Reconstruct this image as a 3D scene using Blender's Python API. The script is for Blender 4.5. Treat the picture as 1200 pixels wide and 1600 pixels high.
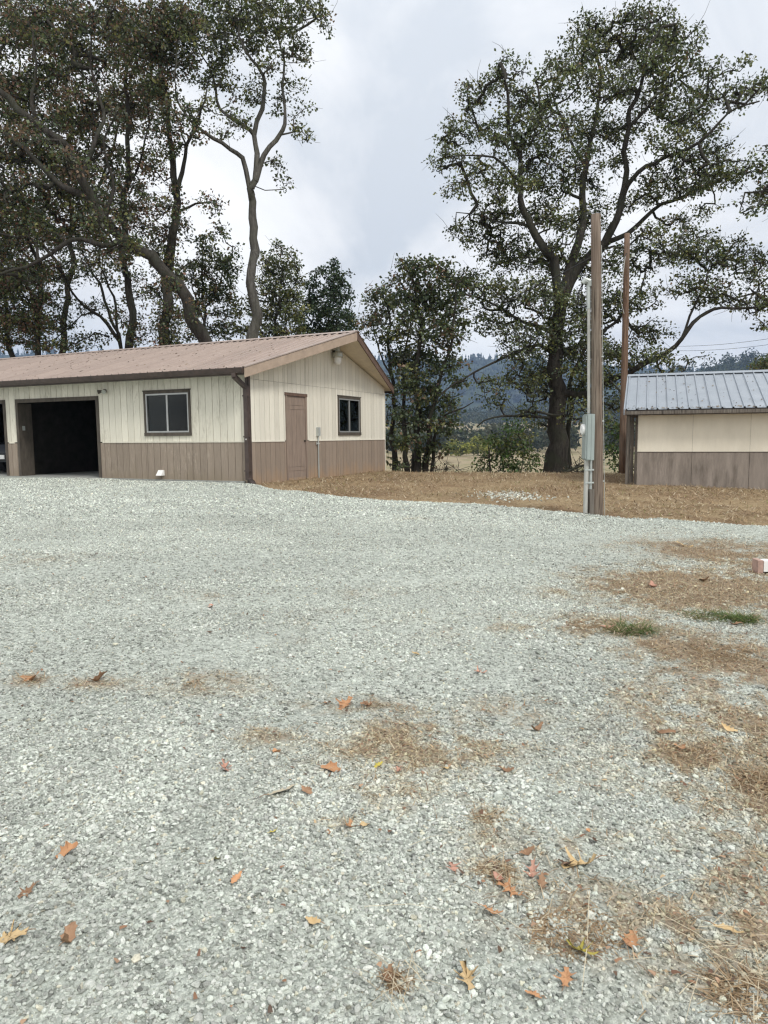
import bpy, bmesh, math, random
import numpy as np
from mathutils import Matrix, Vector

# ------------------------------------------------------------------ camera
SC = bpy.context.scene
COL = SC.collection
for o in list(bpy.data.objects):
    bpy.data.objects.remove(o)
F_PX, PITCH, ROLL, CAM_Z = 1117.0, 0.1053, -0.0083, 1.5
camd = bpy.data.cameras.new('camera')
cam = bpy.data.objects.new('camera', camd)
COL.objects.link(cam)
camd.sensor_fit = 'VERTICAL'
camd.sensor_height = 32.0
camd.sensor_width = 24.0
camd.lens = F_PX / 1600.0 * 32.0
camd.clip_start = 0.05
camd.clip_end = 20000
CAMR = Matrix.Rotation(math.pi / 2 - PITCH, 4, 'X') @ Matrix.Rotation(ROLL, 4, 'Z')
cam.matrix_world = Matrix.Translation((0, 0, CAM_Z)) @ CAMR
SC.camera = cam

# ------------------------------------------------------------------ sky, sun, exposure
SUN_ELEV, SUN_AZ = math.radians(48), math.radians(146)      # azimuth clockwise from +Y
world = bpy.data.worlds.new('World')
SC.world = world
world.use_nodes = True
nt = world.node_tree
for n in list(nt.nodes):
    nt.nodes.remove(n)


def wn(t, **k):
    n = nt.nodes.new(t)
    for a, v in k.items():
        setattr(n, a, v)
    return n


def wmath(op, a, b=None, clamp=False):
    n = wn('ShaderNodeMath', operation=op, use_clamp=clamp)
    for i, v in enumerate((a, b)):
        if v is None:
            continue
        if isinstance(v, (int, float)):
            n.inputs[i].default_value = v
        else:
            nt.links.new(v, n.inputs[i])
    return n.outputs[0]


tc = wn('ShaderNodeTexCoord')
sep = wn('ShaderNodeSeparateXYZ')
nt.links.new(tc.outputs['Generated'], sep.inputs[0])
zpos = wmath('MAXIMUM', sep.outputs[2], 0.0)
den = wmath('ADD', zpos, 0.42)
cmb = wn('ShaderNodeCombineXYZ')
nt.links.new(wmath('DIVIDE', sep.outputs[0], den), cmb.inputs[0])
nt.links.new(wmath('DIVIDE', sep.outputs[1], den), cmb.inputs[1])
cmb.inputs[2].default_value = 11.46
noi = wn('ShaderNodeTexNoise')
noi.inputs['Scale'].default_value = 1.7
noi.inputs['Detail'].default_value = 6.0
noi.inputs['Roughness'].default_value = 0.56
noi.inputs['Distortion'].default_value = 0.55
nt.links.new(cmb.outputs[0], noi.inputs['Vector'])
ramp = wn('ShaderNodeValToRGB')
ramp.color_ramp.elements[0].position = 0.37
ramp.color_ramp.elements[0].color = (0.57, 0.605, 0.65, 1)
ramp.color_ramp.elements[1].position = 0.64
ramp.color_ramp.elements[1].color = (0.93, 0.93, 0.925, 1)
e = ramp.color_ramp.elements.new(0.5)
e.color = (0.775, 0.782, 0.795, 1)
nt.links.new(noi.outputs['Fac'], ramp.inputs[0])
# overcast luminance: brighter overhead than at the horizon
gain = wmath('ADD', wmath('MULTIPLY', zpos, 0.42), 0.76)
mul = wn('ShaderNodeVectorMath', operation='SCALE')
nt.links.new(ramp.outputs[0], mul.inputs[0])
nt.links.new(gain, mul.inputs['Scale'])
sky = wn('ShaderNodeTexSky', sky_type='NISHITA')
sky.sun_disc = False
sky.sun_elevation = SUN_ELEV
sky.sun_rotation = SUN_AZ
bg1 = wn('ShaderNodeBackground')
bg1.inputs[1].default_value = 0.05
nt.links.new(sky.outputs[0], bg1.inputs[0])
bg2 = wn('ShaderNodeBackground')
nt.links.new(mul.outputs[0], bg2.inputs[0])
bg2.inputs[1].default_value = 1.0
mixw = wn('ShaderNodeMixShader')
mixw.inputs[0].default_value = 0.96
nt.links.new(bg1.outputs[0], mixw.inputs[1])
nt.links.new(bg2.outputs[0], mixw.inputs[2])
outw = wn('ShaderNodeOutputWorld')
nt.links.new(mixw.outputs[0], outw.inputs[0])

sund = bpy.data.lights.new('sun', 'SUN')
sund.energy = 1.5
sund.angle = math.radians(14)
sund.color = (1.0, 0.965, 0.91)
sun = bpy.data.objects.new('sun', sund)
COL.objects.link(sun)
sdir = Vector((math.sin(SUN_AZ) * math.cos(SUN_ELEV), math.cos(SUN_AZ) * math.cos(SUN_ELEV), math.sin(SUN_ELEV)))
sun.rotation_euler = sdir.to_track_quat('Z', 'Y').to_euler()
sun.location = (0, 0, 60)

vs = SC.view_settings
vs.view_transform = 'Standard'
vs.look = 'None'
vs.exposure = 0.58
vs.gamma = 1.0
vs.use_curve_mapping = False
SC.render.engine = 'CYCLES'
SC.cycles.use_denoising = True
SC.cycles.max_bounces = 6
SC.cycles.diffuse_bounces = 3
SC.cycles.transparent_max_bounces = 12
SC.cycles.volume_bounces = 1
SC.cycles.use_light_tree = True
SC.cycles.pixel_filter_type = 'BLACKMAN_HARRIS'
SC.cycles.filter_width = 1.3

# ------------------------------------------------------------------ helpers
R = random.Random(7)
NR = np.random.default_rng(11)
R3 = np.array(CAMR.to_3x3())


def ray(x, y):
    v = R3 @ np.array([(x - 600.0) / F_PX, -(y - 800.0) / F_PX, -1.0])
    return v / v[1]


def at(x, y, Y):
    """the point seen at photo pixel (x, y) at a distance Y in front of the camera"""
    return np.array([0, 0, CAM_Z]) + ray(x, y) * Y


def hash2(ix, iy, seed):
    h = (ix.astype(np.int64) * 374761393 + iy.astype(np.int64) * 668265263 + seed * 1442695041) & 0xFFFFFFFF
    h = ((h ^ (h >> 13)) * 1274126177) & 0xFFFFFFFF
    return ((h ^ (h >> 16)) & 0xFFFF) / 65535.0


def vnoise(x, y, seed=0):
    x = np.asarray(x, float); y = np.asarray(y, float)
    ix = np.floor(x); iy = np.floor(y)
    fx = x - ix; fy = y - iy
    fx = fx * fx * (3 - 2 * fx); fy = fy * fy * (3 - 2 * fy)
    a = hash2(ix, iy, seed); b = hash2(ix + 1, iy, seed)
    c = hash2(ix, iy + 1, seed); d = hash2(ix + 1, iy + 1, seed)
    return (a * (1 - fx) + b * fx) * (1 - fy) + (c * (1 - fx) + d * fx) * fy


def fbm(x, y, seed=0, oct=4):
    s = 0; a = .5; t = 0
    for i in range(oct):
        s = s + a * vnoise(np.asarray(x) * 2 ** i, np.asarray(y) * 2 ** i, seed + i)
        t += a; a *= .5
    return s / t


def sstep(a, b, x):
    t = np.clip((np.asarray(x, float) - a) / (b - a), 0, 1)
    return t * t * (3 - 2 * t)


def gz(x, y):
    """terrain height"""
    x = np.asarray(x, float); y = np.asarray(y, float)
    yc = 17 - np.log1p(np.exp((17 - np.clip(y, -40, 60)) / .8)) * .8; xc = np.clip(x, -25, 25)
    z = .023 * yc - .0165 * np.maximum(xc, -3.0) - .002 * np.minimum(xc + 3.0, 0)
    z = z + (fbm(x * .5, y * .5, 3, 3) - .5) * .07 * sstep(1, 4, y)
    d = np.clip(y - 22.5, 0, None)
    drop = 6.2 * (1 - np.exp(-d / 42.0)) * sstep(-2, 6, x + 4 + .0 * y)
    drop2 = 1.2 * (1 - np.exp(-d / 60.0)) * (1 - sstep(-2, 6, x + 4))
    z = z - drop - drop2
    # level pad under the garage
    lx_ = (x + 3.0585) * .9053 - (y - 16.4287) * .4249; ly_ = (x + 3.0585) * .4249 + (y - 16.4287) * .9053
    pad = sstep(.05, .25, ly_) * sstep(7.5, 7.2, ly_) * sstep(.0, -.25, lx_) * sstep(-13.6, -13.3, lx_)
    z = z - np.maximum(z - .30, 0) * pad
    # the far side of the valley rises again
    z = z + sstep(330, 1500, y) * 46
    return z


def gp(x, y):
    """photo pixel -> point on the terrain"""
    r = ray(x, y)
    lo, hi = .5, 400.
    ys = np.concatenate([np.linspace(.5, 40, 800), np.linspace(40, 600, 600)])
    zz = CAM_Z + r[2] * ys - gz(r[0] * ys, ys)
    k = np.argmax(zz < 0)
    Y = ys[k]
    for _ in range(3):
        a, b = ys[max(k - 1, 0)], ys[k]
    return np.array([r[0] * Y, Y, float(gz(r[0] * Y, Y))])


def link(o, parent=None):
    COL.objects.link(o)
    if parent is not None:
        o.parent = parent
    return o


def mesh_np(name, v, f, mat=None, parent=None, smooth=False):
    """v: (N,3) list, f: list of index tuples"""
    me = bpy.data.meshes.new(name)
    me.from_pydata([tuple(map(float, p)) for p in v], [], [tuple(map(int, q)) for q in f])
    if smooth:
        me.polygons.foreach_set('use_smooth', [True] * len(me.polygons))
    me.update()
    if mat is not None:
        me.materials.append(mat)
    o = bpy.data.objects.new(name, me)
    return link(o, parent)


def mesh_fast(name, V, Fq, mat=None, parent=None, smooth=False, cols=None):
    """arrays: V (N,3), Fq (M,k) all faces with the same corner count; cols (N,3) point colours"""
    V = np.asarray(V, np.float32); Fq = np.asarray(Fq, np.int32)
    m, k = Fq.shape
    me = bpy.data.meshes.new(name)
    me.vertices.add(len(V)); me.vertices.foreach_set('co', V.ravel())
    me.loops.add(m * k); me.loops.foreach_set('vertex_index', Fq.ravel())
    me.polygons.add(m)
    me.polygons.foreach_set('loop_start', np.arange(m, dtype=np.int32) * k)
    if smooth:
        me.polygons.foreach_set('use_smooth', np.ones(m, bool))
    me.update(calc_edges=True)
    me.validate()
    if cols is not None:
        a = me.attributes.new('col', 'FLOAT_COLOR', 'POINT')
        c = np.ones((len(V), 4), np.float32); c[:, :3] = cols
        a.data.foreach_set('color', c.ravel())
    if mat is not None:
        me.materials.append(mat)
    o = bpy.data.objects.new(name, me)
    return link(o, parent)


class MB:
    def __init__(s):
        s.v = []; s.f = []

    def box(s, a, b):
        (x0, y0, z0), (x1, y1, z1) = a, b
        n = len(s.v)
        s.v += [(x0, y0, z0), (x1, y0, z0), (x1, y1, z0), (x0, y1, z0), (x0, y0, z1), (x1, y0, z1), (x1, y1, z1), (x0, y1, z1)]
        s.f += [tuple(n + i for i in q) for q in ((0, 3, 2, 1), (4, 5, 6, 7), (0, 1, 5, 4), (1, 2, 6, 5), (2, 3, 7, 6), (3, 0, 4, 7))]
        return s

    def hexa(s, pts):
        n = len(s.v)
        s.v += [tuple(p) for p in pts]
        s.f += [tuple(n + i for i in q) for q in ((0, 3, 2, 1), (4, 5, 6, 7), (0, 1, 5, 4), (1, 2, 6, 5), (2, 3, 7, 6), (3, 0, 4, 7))]
        return s

    def prism(s, poly, axis, lo, hi):
        """extrude a 2D polygon along an axis (0,1,2)"""
        n = len(s.v); k = len(poly)

        def mk(p, t):
            q = [p[0], p[1]]; q.insert(axis, t); return tuple(q)
        s.v += [mk(p, lo) for p in poly] + [mk(p, hi) for p in poly]
        s.f += [tuple(range(n + k - 1, n - 1, -1)), tuple(range(n + k, n + 2 * k))]
        s.f += [(n + i, n + (i + 1) % k, n + k + (i + 1) % k, n + k + i) for i in range(k)]
        return s

    def tube(s, pts, rad, sides=8, caps=True, jitter=0.0):
        pts = [Vector(p) for p in pts]
        rad = rad if hasattr(rad, '__len__') else [rad] * len(pts)
        n0 = len(s.v); up = None
        for i, p in enumerate(pts):
            d = (pts[min(i + 1, len(pts) - 1)] - pts[max(i - 1, 0)]).normalized()
            if up is None:
                up = d.orthogonal().normalized()
            u = (up - d * up.dot(d)).normalized(); w = d.cross(u); up = u
            for j in range(sides):
                a = 2 * math.pi * j / sides
                rr = rad[i] * (1 + (R.uniform(-jitter, jitter) if jitter else 0))
                s.v.append(tuple(p + (u * math.cos(a) + w * math.sin(a)) * rr))
        for i in range(len(pts) - 1):
            for j in range(sides):
                a = n0 + i * sides + j; b = n0 + i * sides + (j + 1) % sides
                s.f.append((a, b, b + sides, a + sides))
        if caps:
            s.f.append(tuple(range(n0 + sides - 1, n0 - 1, -1)))
            e_ = n0 + (len(pts) - 1) * sides
            s.f.append(tuple(range(e_, e_ + sides)))
        return s

    def build(s, name, mat, parent=None, smooth=False):
        return mesh_np(name, s.v, s.f, mat, parent, smooth)


def tag(o, label, cat, group=None, kind=None):
    if label: o['label'] = label
    if cat: o['category'] = cat
    if group: o['group'] = group
    if kind: o['kind'] = kind
    return o


def empty(name, loc, rz=0.0, label=None, cat=None, group=None):
    o = bpy.data.objects.new(name, None)
    o.empty_display_size = .3
    o.location = tuple(map(float, loc)); o.rotation_euler = (0, 0, rz)
    COL.objects.link(o)
    return tag(o, label, cat, group)


# ------------------------------------------------------------------ materials
class NT:
    def __init__(s, name):
        s.m = bpy.data.materials.new(name)
        s.m.use_nodes = True
        s.t = s.m.node_tree
        s.b = s.t.nodes['Principled BSDF']

    def n(s, typ, **k):
        q = s.t.nodes.new(typ)
        for a, v in k.items():
            if a.startswith('i_'):
                q.inputs[a[2:].replace('_', ' ')].default_value = v
            else:
                setattr(q, a, v)
        return q

    def l(s, a, b):
        s.t.links.new(a, b)

    def coord(s, kind='Object', scale=(1, 1, 1)):
        c = s.n('ShaderNodeTexCoord'); m = s.n('ShaderNodeMapping')
        m.inputs['Scale'].default_value = scale
        s.l(c.outputs[kind], m.inputs[0])
        return m.outputs[0]

    def geo(s, scale=(1, 1, 1)):
        c = s.n('ShaderNodeNewGeometry'); m = s.n('ShaderNodeMapping')
        m.inputs['Scale'].default_value = scale
        s.l(c.outputs['Position'], m.inputs[0])
        return m.outputs[0]

    def noise(s, vec, scale, detail=4, rough=.55, out='Fac'):
        q = s.n('ShaderNodeTexNoise')
        q.inputs['Scale'].default_value = scale; q.inputs['Detail'].default_value = detail
        q.inputs['Roughness'].default_value = rough
        s.l(vec, q.inputs['Vector'])
        return q.outputs[out]

    def ramp(s, fac, stops):
        q = s.n('ShaderNodeValToRGB')
        el = q.color_ramp.elements
        while len(el) < len(stops): el.new(.5)
        for e_, (p, c) in zip(el, stops):
            e_.position = p
            e_.color = (c, c, c, 1) if isinstance(c, (int, float)) else (*c, 1)
        s.l(fac, q.inputs[0])
        return q.outputs[0]

    def mix(s, fac, a, b, mode='MIX'):
        q = s.n('ShaderNodeMix', data_type='RGBA', blend_type=mode)
        for sock, v in ((q.inputs[0], fac), (q.inputs[6], a), (q.inputs[7], b)):
            if isinstance(v, (int, float)): sock.default_value = v
            elif isinstance(v, tuple): sock.default_value = (*v, 1)
            else: s.l(v, sock)
        return q.outputs[2]

    def math(s, op, a, b=0.0, clamp=False):
        q = s.n('ShaderNodeMath', operation=op, use_clamp=clamp)
        for i, v in enumerate((a, b)):
            if isinstance(v, (int, float)): q.inputs[i].default_value = v
            else: s.l(v, q.inputs[i])
        return q.outputs[0]

    def bump(s, h, dist, strength=1.0):
        q = s.n('ShaderNodeBump')
        q.inputs['Distance'].default_value = dist; q.inputs['Strength'].default_value = strength
        s.l(h, q.inputs['Height']); s.l(q.outputs[0], s.b.inputs['Normal'])

    def col(s, c):
        if isinstance(c, tuple): s.b.inputs['Base Color'].default_value = (*c, 1)
        else: s.l(c, s.b.inputs['Base Color'])

    def rough(s, r, spec=.5, metal=0.0):
        s.b.inputs['Roughness'].default_value = r
        s.b.inputs['Specular IOR Level'].default_value = spec
        s.b.inputs['Metallic'].default_value = metal
        return s.m


def attr(n, name, typ='GEOMETRY'):
    q = n.n('ShaderNodeAttribute'); q.attribute_name = name; q.attribute_type = typ
    return q


def plain(name, c, rough=.7, spec=.4, metal=0.0, var=.25, scale=6.0, stretch=(1, 1, 1), bump=0.0):
    n = NT(name)
    vec = n.geo(stretch)
    f = n.noise(vec, scale, 5, .6)
    d = tuple(v * (1 - var) for v in c); u = tuple(min(1, v * (1 + var)) for v in c)
    n.col(n.ramp(f, [(.3, d), (.7, u)]))
    if bump:
        n.bump(f, bump)
    return n.rough(rough, spec, metal)


def board_paint(name, base, worn, wornamt, dark, splash=None):
    """painted wood siding: vertical streaks, worn bare patches, splashed soil along the bottom"""
    n = NT(name)
    v = n.geo((1, 1, .12))
    streak = n.noise(v, 26, 4, .65)
    c = n.mix(n.ramp(streak, [(.35, 0.0), (.72, .55)]), base, dark)
    blot = n.noise(n.geo((1, 1, .45)), 1.6, 6, .7)
    fine = n.noise(n.geo((1, 1, .22)), 22, 5, .75)
    worn_f = n.math('MULTIPLY', n.ramp(blot, [(.45, 0.0), (.62, 1.0)]), n.ramp(fine, [(.48, 0.0), (.62, 1.0)]))
    c = n.mix(n.math('MULTIPLY', worn_f, wornamt), c, worn)
    rnd = n.n('ShaderNodeObjectInfo').outputs['Random']
    c = n.mix(1.0, c, n.ramp(rnd, [(0, .89), (1, 1.05)]), 'MULTIPLY')
    if splash:
        tcz = n.n('ShaderNodeTexCoord')
        sz = n.n('ShaderNodeSeparateXYZ'); n.l(tcz.outputs['Object'], sz.inputs[0])
        h = n.math('ADD', sz.outputs[2], n.math('MULTIPLY', n.math('SUBTRACT', n.noise(n.geo((1, 1, .4)), 4, 4), .5), .9))
        c = n.mix(n.ramp(h, [(0.0, .85), (.46, 0.0)]), c, splash)
    n.col(c)
    n.bump(streak, .004, .5)
    return n.rough(.85, .2)


M = {}
M['beige'] = board_paint('beige_siding', (.76, .725, .615), (.40, .36, .28), .6, (.66, .625, .515))
M['beige_g'] = board_paint('beige_gable_siding', (.74, .71, .615), (.50, .46, .37), .22, (.67, .64, .545))
M['brown'] = board_paint('brown_siding', (.315, .26, .208), (.42, .355, .285), .9, (.215, .172, .136), (.26, .215, .155))
M['brown_g'] = board_paint('brown_gable_siding', (.30, .243, .195), (.36, .275, .20), .6, (.235, .185, .146), (.37, .25, .155))
M['trim'] = plain('dark_trim', (.085, .072, .058), .75, .3, var=.35, scale=9, stretch=(1, 1, .3))
M['door'] = plain('door_paint', (.255, .198, .16), .75, .3, var=.16, scale=12, stretch=(1, 1, .2), bump=.003)
M['gutter'] = plain('gutter_brown', (.062, .043, .036), .45, .5, var=.3, scale=7)
M['barge'] = plain('barge_tan', (.36, .28, .215), .7, .3, var=.14, scale=5)
M['barge_dark'] = plain('barge_dark', (.13, .085, .065), .7, .3, var=.25, scale=8)
M['soffit'] = plain('soffit_cream', (.66, .60, .48), .8, .2, var=.08, scale=5)
M['inner'] = plain('interior_painted_shade', (.028, .026, .023), .95, .05, var=.3, scale=4)  # near-black colour stands in for the deep shade indoors, darker than bare wood
M['slab'] = plain('concrete_slab', (.30, .31, .29), .9, .2, var=.25, scale=5, bump=.004)
M['alu'] = plain('aluminium', (.44, .45, .44), .4, .5, .6, var=.1)
M['white'] = plain('white_plastic', (.80, .80, .78), .5, .4, var=.06)
M['lamp'] = plain('lamp_metal', (.42, .43, .38), .4, .5, .3, var=.2)
M['black'] = plain('black_rubber', (.02, .02, .021), .7, .3, var=.2)
M['galv'] = plain('galvanised', (.46, .49, .47), .42, .5, .35, var=.16, scale=10, stretch=(1, 1, .3))
M['cabinet'] = plain('cabinet_grey', (.30, .345, .33), .5, .4, var=.10, scale=6, stretch=(1, 1, .4))
M['pvc'] = plain('pvc_grey', (.40, .40, .37), .6, .3, var=.2, scale=8, stretch=(1, 1, .3))


def roof_metal(name, base, tint, rust, lines, spec=.4, rough=.5):
    n = NT(name)
    f = n.noise(n.geo((1, 1, 1)), 2.2, 6, .65)
    c = n.mix(n.ramp(f, [(.35, 0.0), (.7, 1.0)]), base, tint)
    g = n.noise(n.geo((1, 1, 1)), 24, 4, .7)
    c = n.mix(n.ramp(g, [(.56, 0.0), (.72, .5)]), c, rust)
    rnd = n.n('ShaderNodeObjectInfo').outputs['Random']
    c = n.mix(1.0, c, n.ramp(rnd, [(0, .93), (1, 1.05)]), 'MULTIPLY')
    n.col(c)
    n.bump(f, .006, .4)
    return n.rough(rough, spec, .0)


M['roof'] = roof_metal('roof_rosy_brown', (.335, .27, .235), (.39, .317, .275), (.26, .20, .16), .2)
M['roof_blue'] = roof_metal('roof_steel_blue', (.30, .335, .375), (.355, .39, .43), (.21, .225, .235), .2, .5, .42)


def glass_mat():
    n = NT('window_glass')
    n.t.nodes.remove(n.b)
    tr = n.n('ShaderNodeBsdfTransparent'); tr.inputs[0].default_value = (.30, .32, .31, 1)
    gl = n.n('ShaderNodeBsdfGlossy'); gl.inputs['Roughness'].default_value = .02
    fr = n.n('ShaderNodeFresnel'); fr.inputs[0].default_value = 1.5
    mx = n.n('ShaderNodeMixShader')
    n.l(n.math('MULTIPLY', fr.outputs[0], .6), mx.inputs[0]); n.l(tr.outputs[0], mx.inputs[1]); n.l(gl.outputs[0], mx.inputs[2])
    n.l(mx.outputs[0], n.t.nodes['Material Output'].inputs[0])
    return n.m


M['glass'] = glass_mat()


def wood_pole(name, c1, c2, c3):
    n = NT(name)
    v = n.geo((1, 1, .035))
    g = n.noise(v, 45, 5, .7)
    big = n.noise(n.geo((1, 1, .3)), 3, 4)
    c = n.mix(n.ramp(g, [(.40, 0.0), (.58, 1.0)]), c3, c1)
    c = n.mix(n.ramp(big, [(.42, 0.0), (.66, .8)]), c, c2)
    crack = n.ramp(n.noise(n.geo((1, 1, .02)), 60, 2), [(.30, 1.0), (.37, 0.0)])
    c = n.mix(crack, c, tuple(q * .25 for q in c3))
    n.col(c); n.bump(g, .012, .8)
    return n.rough(.9, .15)


M['pole'] = wood_pole('weathered_pole', (.235, .195, .155), (.185, .135, .105), (.105, .083, .066))
M['pole2'] = wood_pole('orange_pole', (.20, .128, .086), (.19, .15, .12), (.09, .056, .04))
M['stub'] = wood_pole('grey_stub', (.20, .18, .155), (.16, .14, .12), (.08, .07, .06))


def panel_mat(name, base, stain, amt):
    n = NT(name)
    s1 = n.noise(n.geo((1, 1, .16)), 6, 6, .75)
    s2 = n.noise(n.geo((1, 1, .6)), 1.6, 4, .6)
    c = n.mix(n.math('MULTIPLY', n.ramp(s1, [(.35, 0.0), (.7, 1.0)]), amt), base, stain)
    c = n.mix(n.ramp(s2, [(.4, 0.0), (.7, amt * .7)]), c, tuple(q * .75 for q in stain))
    n.col(c)
    return n.rough(.85, .2)


M['shed_up'] = panel_mat('shed_cream_panel', (.82, .77, .65), (.70, .65, .53), .5)
M['shed_lo'] = panel_mat('shed_brown_panel', (.15, .128, .108), (.36, .312, .27), 1.0)


def foliage(name, trans=.28):
    n = NT(name)
    a = attr(n, 'col')
    n.t.nodes.remove(n.b)
    d = n.n('ShaderNodeBsdfDiffuse'); t = n.n('ShaderNodeBsdfTranslucent')
    n.l(a.outputs['Color'], d.inputs[0]); n.l(a.outputs['Color'], t.inputs[0])
    g = n.n('ShaderNodeBsdfGlossy'); g.inputs['Roughness'].default_value = .45
    g.inputs[0].default_value = (.6, .65, .7, 1)
    mx = n.n('ShaderNodeMixShader'); mx.inputs[0].default_value = trans
    n.l(d.outputs[0], mx.inputs[1]); n.l(t.outputs[0], mx.inputs[2])
    m2 = n.n('ShaderNodeMixShader'); m2.inputs[0].default_value = .035
    n.l(mx.outputs[0], m2.inputs[1]); n.l(g.outputs[0], m2.inputs[2])
    n.l(m2.outputs[0], n.t.nodes['Material Output'].inputs[0])
    return n.m


M['leafmass'] = foliage('leaf_mass')
M['dry'] = foliage('dry_stalks', .15)


def bark(name, c1, c2, moss):
    n = NT(name)
    g = n.noise(n.geo((1, 1, .22)), 9, 7, .75)
    b_ = n.noise(n.geo((1, 1, 1)), 1.4, 4)
    c = n.mix(n.ramp(g, [(.35, 0.0), (.65, 1.0)]), c1, c2)
    c = n.mix(n.ramp(b_, [(.46, 0.0), (.66, .75)]), c, moss)
    n.col(c); n.bump(g, .03, .9)
    return n.rough(.95, .1)


M['bark'] = bark('oak_bark', (.020, .018, .015), (.068, .061, .053), (.045, .049, .034))
M['bark_pale'] = bark('pale_oak_bark', (.04, .037, .032), (.15, .142, .128), (.08, .08, .06))


def gravel_ground():
    n = NT('gravel_fines')
    p = n.geo()
    vor = n.n('ShaderNodeTexVoronoi'); vor.inputs['Scale'].default_value = 95; n.l(p, vor.inputs['Vector'])
    vor2 = n.n('ShaderNodeTexVoronoi'); vor2.inputs['Scale'].default_value = 34; n.l(p, vor2.inputs['Vector'])
    sepc = n.n('ShaderNodeSeparateColor'); n.l(vor.outputs['Color'], sepc.inputs[0])
    sepd = n.n('ShaderNodeSeparateColor'); n.l(vor2.outputs['Color'], sepd.inputs[0])
    small = n.ramp(sepc.outputs[0], [(0, (.155, .167, .147)), (.5, (.348, .373, .330)), (1, (.57, .603, .54))])
    big = n.ramp(sepd.outputs[0], [(0, (.187, .201, .177)), (.4, (.393, .42, .373)), (1, (.615, .65, .58))])
    c = n.mix(.45, small, big)
    fine = n.noise(p, 260, 3, .7)
    c = n.mix(1.0, c, n.ramp(fine, [(.3, .72), (.7, 1.25)]), 'MULTIPLY')
    broad = n.noise(n.geo((.55, 1.5, 1)), .8, 5, .6)
    c = n.mix(1.0, c, n.ramp(broad, [(.3, .88), (.7, 1.10)]), 'MULTIPLY')
    dirt = attr(n, 'dirt').outputs['Fac']
    soil = n.ramp(n.noise(p, 40, 5, .7), [(.3, (.17, .132, .092)), (.7, (.42, .345, .25))])
    c = n.mix(n.math('MULTIPLY', dirt, 1.3, True), c, soil)
    n.col(c)
    h = n.math('ADD', n.math('MULTIPLY', vor2.outputs['Distance'], -1.0), n.math('MULTIPLY', vor.outputs['Distance'], -.5))
    n.bump(h, .010, .9)
    return n.rough(.95, .15)


def stone_mat():
    n = NT('gravel_stone')
    a = attr(n, 'tint', 'INSTANCER')
    f = n.noise(n.coord('Object'), 2.2, 5, .65)
    c = n.mix(1.0, a.outputs['Color'], n.ramp(f, [(.3, .78), (.7, 1.2)]), 'MULTIPLY')
    n.col(c)
    n.bump(f, .05, .5)
    return n.rough(.9, .2)


def ground_mat():
    n = NT('dry_ground')
    p = n.geo()
    f1 = n.noise(n.geo((1, .6, 1)), 1.1, 6, .65)
    f2 = n.noise(n.geo((1, .45, 1)), 22, 5, .75)
    straw = n.ramp(f2, [(.25, (.15, .105, .06)), (.5, (.33, .25, .15)), (.75, (.48, .39, .25))])
    bare = n.ramp(f2, [(.25, (.14, .092, .056)), (.75, (.33, .235, .145))])
    c = n.mix(n.ramp(f1, [(.42, 0.0), (.62, 1.0)]), straw, bare)
    sp = n.n('ShaderNodeSeparateXYZ'); n.l(p, sp.inputs[0])
    fieldf = n.ramp(n.math('DIVIDE', sp.outputs[1], 100.0), [(.28, 0.0), (.50, 1.0)])
    f3 = n.noise(n.geo((1, .25, 1)), .09, 6, .6)
    field = n.ramp(f3, [(.35, (.19, .155, .095)), (.5, (.32, .265, .175)), (.65, (.20, .19, .10))])
    c = n.mix(fieldf, c, field)
    n.col(c); n.bump(f2, .05, .8)
    return n.rough(.98, .05)


M['gravel'] = gravel_ground()
M['stone'] = stone_mat()
M['ground'] = ground_mat()

# ------------------------------------------------------------------ ground
ys = np.concatenate([np.linspace(-30, 0, 12), np.linspace(.8, 32, 120), np.geomspace(33, 6000, 110)])
ts = np.concatenate([np.linspace(-6, -.8, 16)[:-1], np.linspace(-.8, .8, 150), np.linspace(.8, 6, 16)[1:]])
YY, TT = np.meshgrid(ys, ts, indexing='ij')
XX = TT * (np.abs(YY) * 1.0 + 8.0)
ZZ = gz(XX, YY)
V = np.stack([XX, YY, ZZ], -1).reshape(-1, 3)
nr, nc = YY.shape
ii = np.arange(nr - 1)[:, None] * nc + np.arange(nc - 1)[None]
Fq = np.stack([ii, ii + 1, ii + nc + 1, ii + nc], -1).reshape(-1, 4)
g = mesh_fast('ground', V, Fq, M['ground'], smooth=True)
g['kind'] = 'structure'

# gravel edge, from the garage corner to the right
edge_px = [(395, 757), (450, 766), (520, 774), (580, 780), (640, 784), (720, 788), (800, 791), (880, 800), (960, 807), (1050, 812), (1120, 817), (1200, 822), (1300, 829)]
edge = np.array([gp(*p)[:2] for p in edge_px])
GLOC = (-3.0585, 16.4287)
GTH = 0.4388
gc, gs = math.cos(GTH), math.sin(GTH)
lx = np.array([-26, -14, -8, GLOC[0]])
ly = GLOC[1] - (lx - GLOC[0]) * gs / gc
EX = np.concatenate([lx, edge[1:, 0], [25, 45]])
EY = np.concatenate([ly, edge[1:, 1], [edge[-1, 1] - .5, edge[-1, 1] - 2]])


def edge_y(x):
    x = np.asarray(x, float)
    inside = sstep(-3.4, -2.6, x)
    return np.interp(x, EX, EY) + inside * ((fbm(x * 1.3, x * 0 + 2, 9, 4) - .5) * .5 + (fbm(x * 9, x * 0 + 2, 19, 2) - .5) * .16) + (1 - inside) * .06


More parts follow.
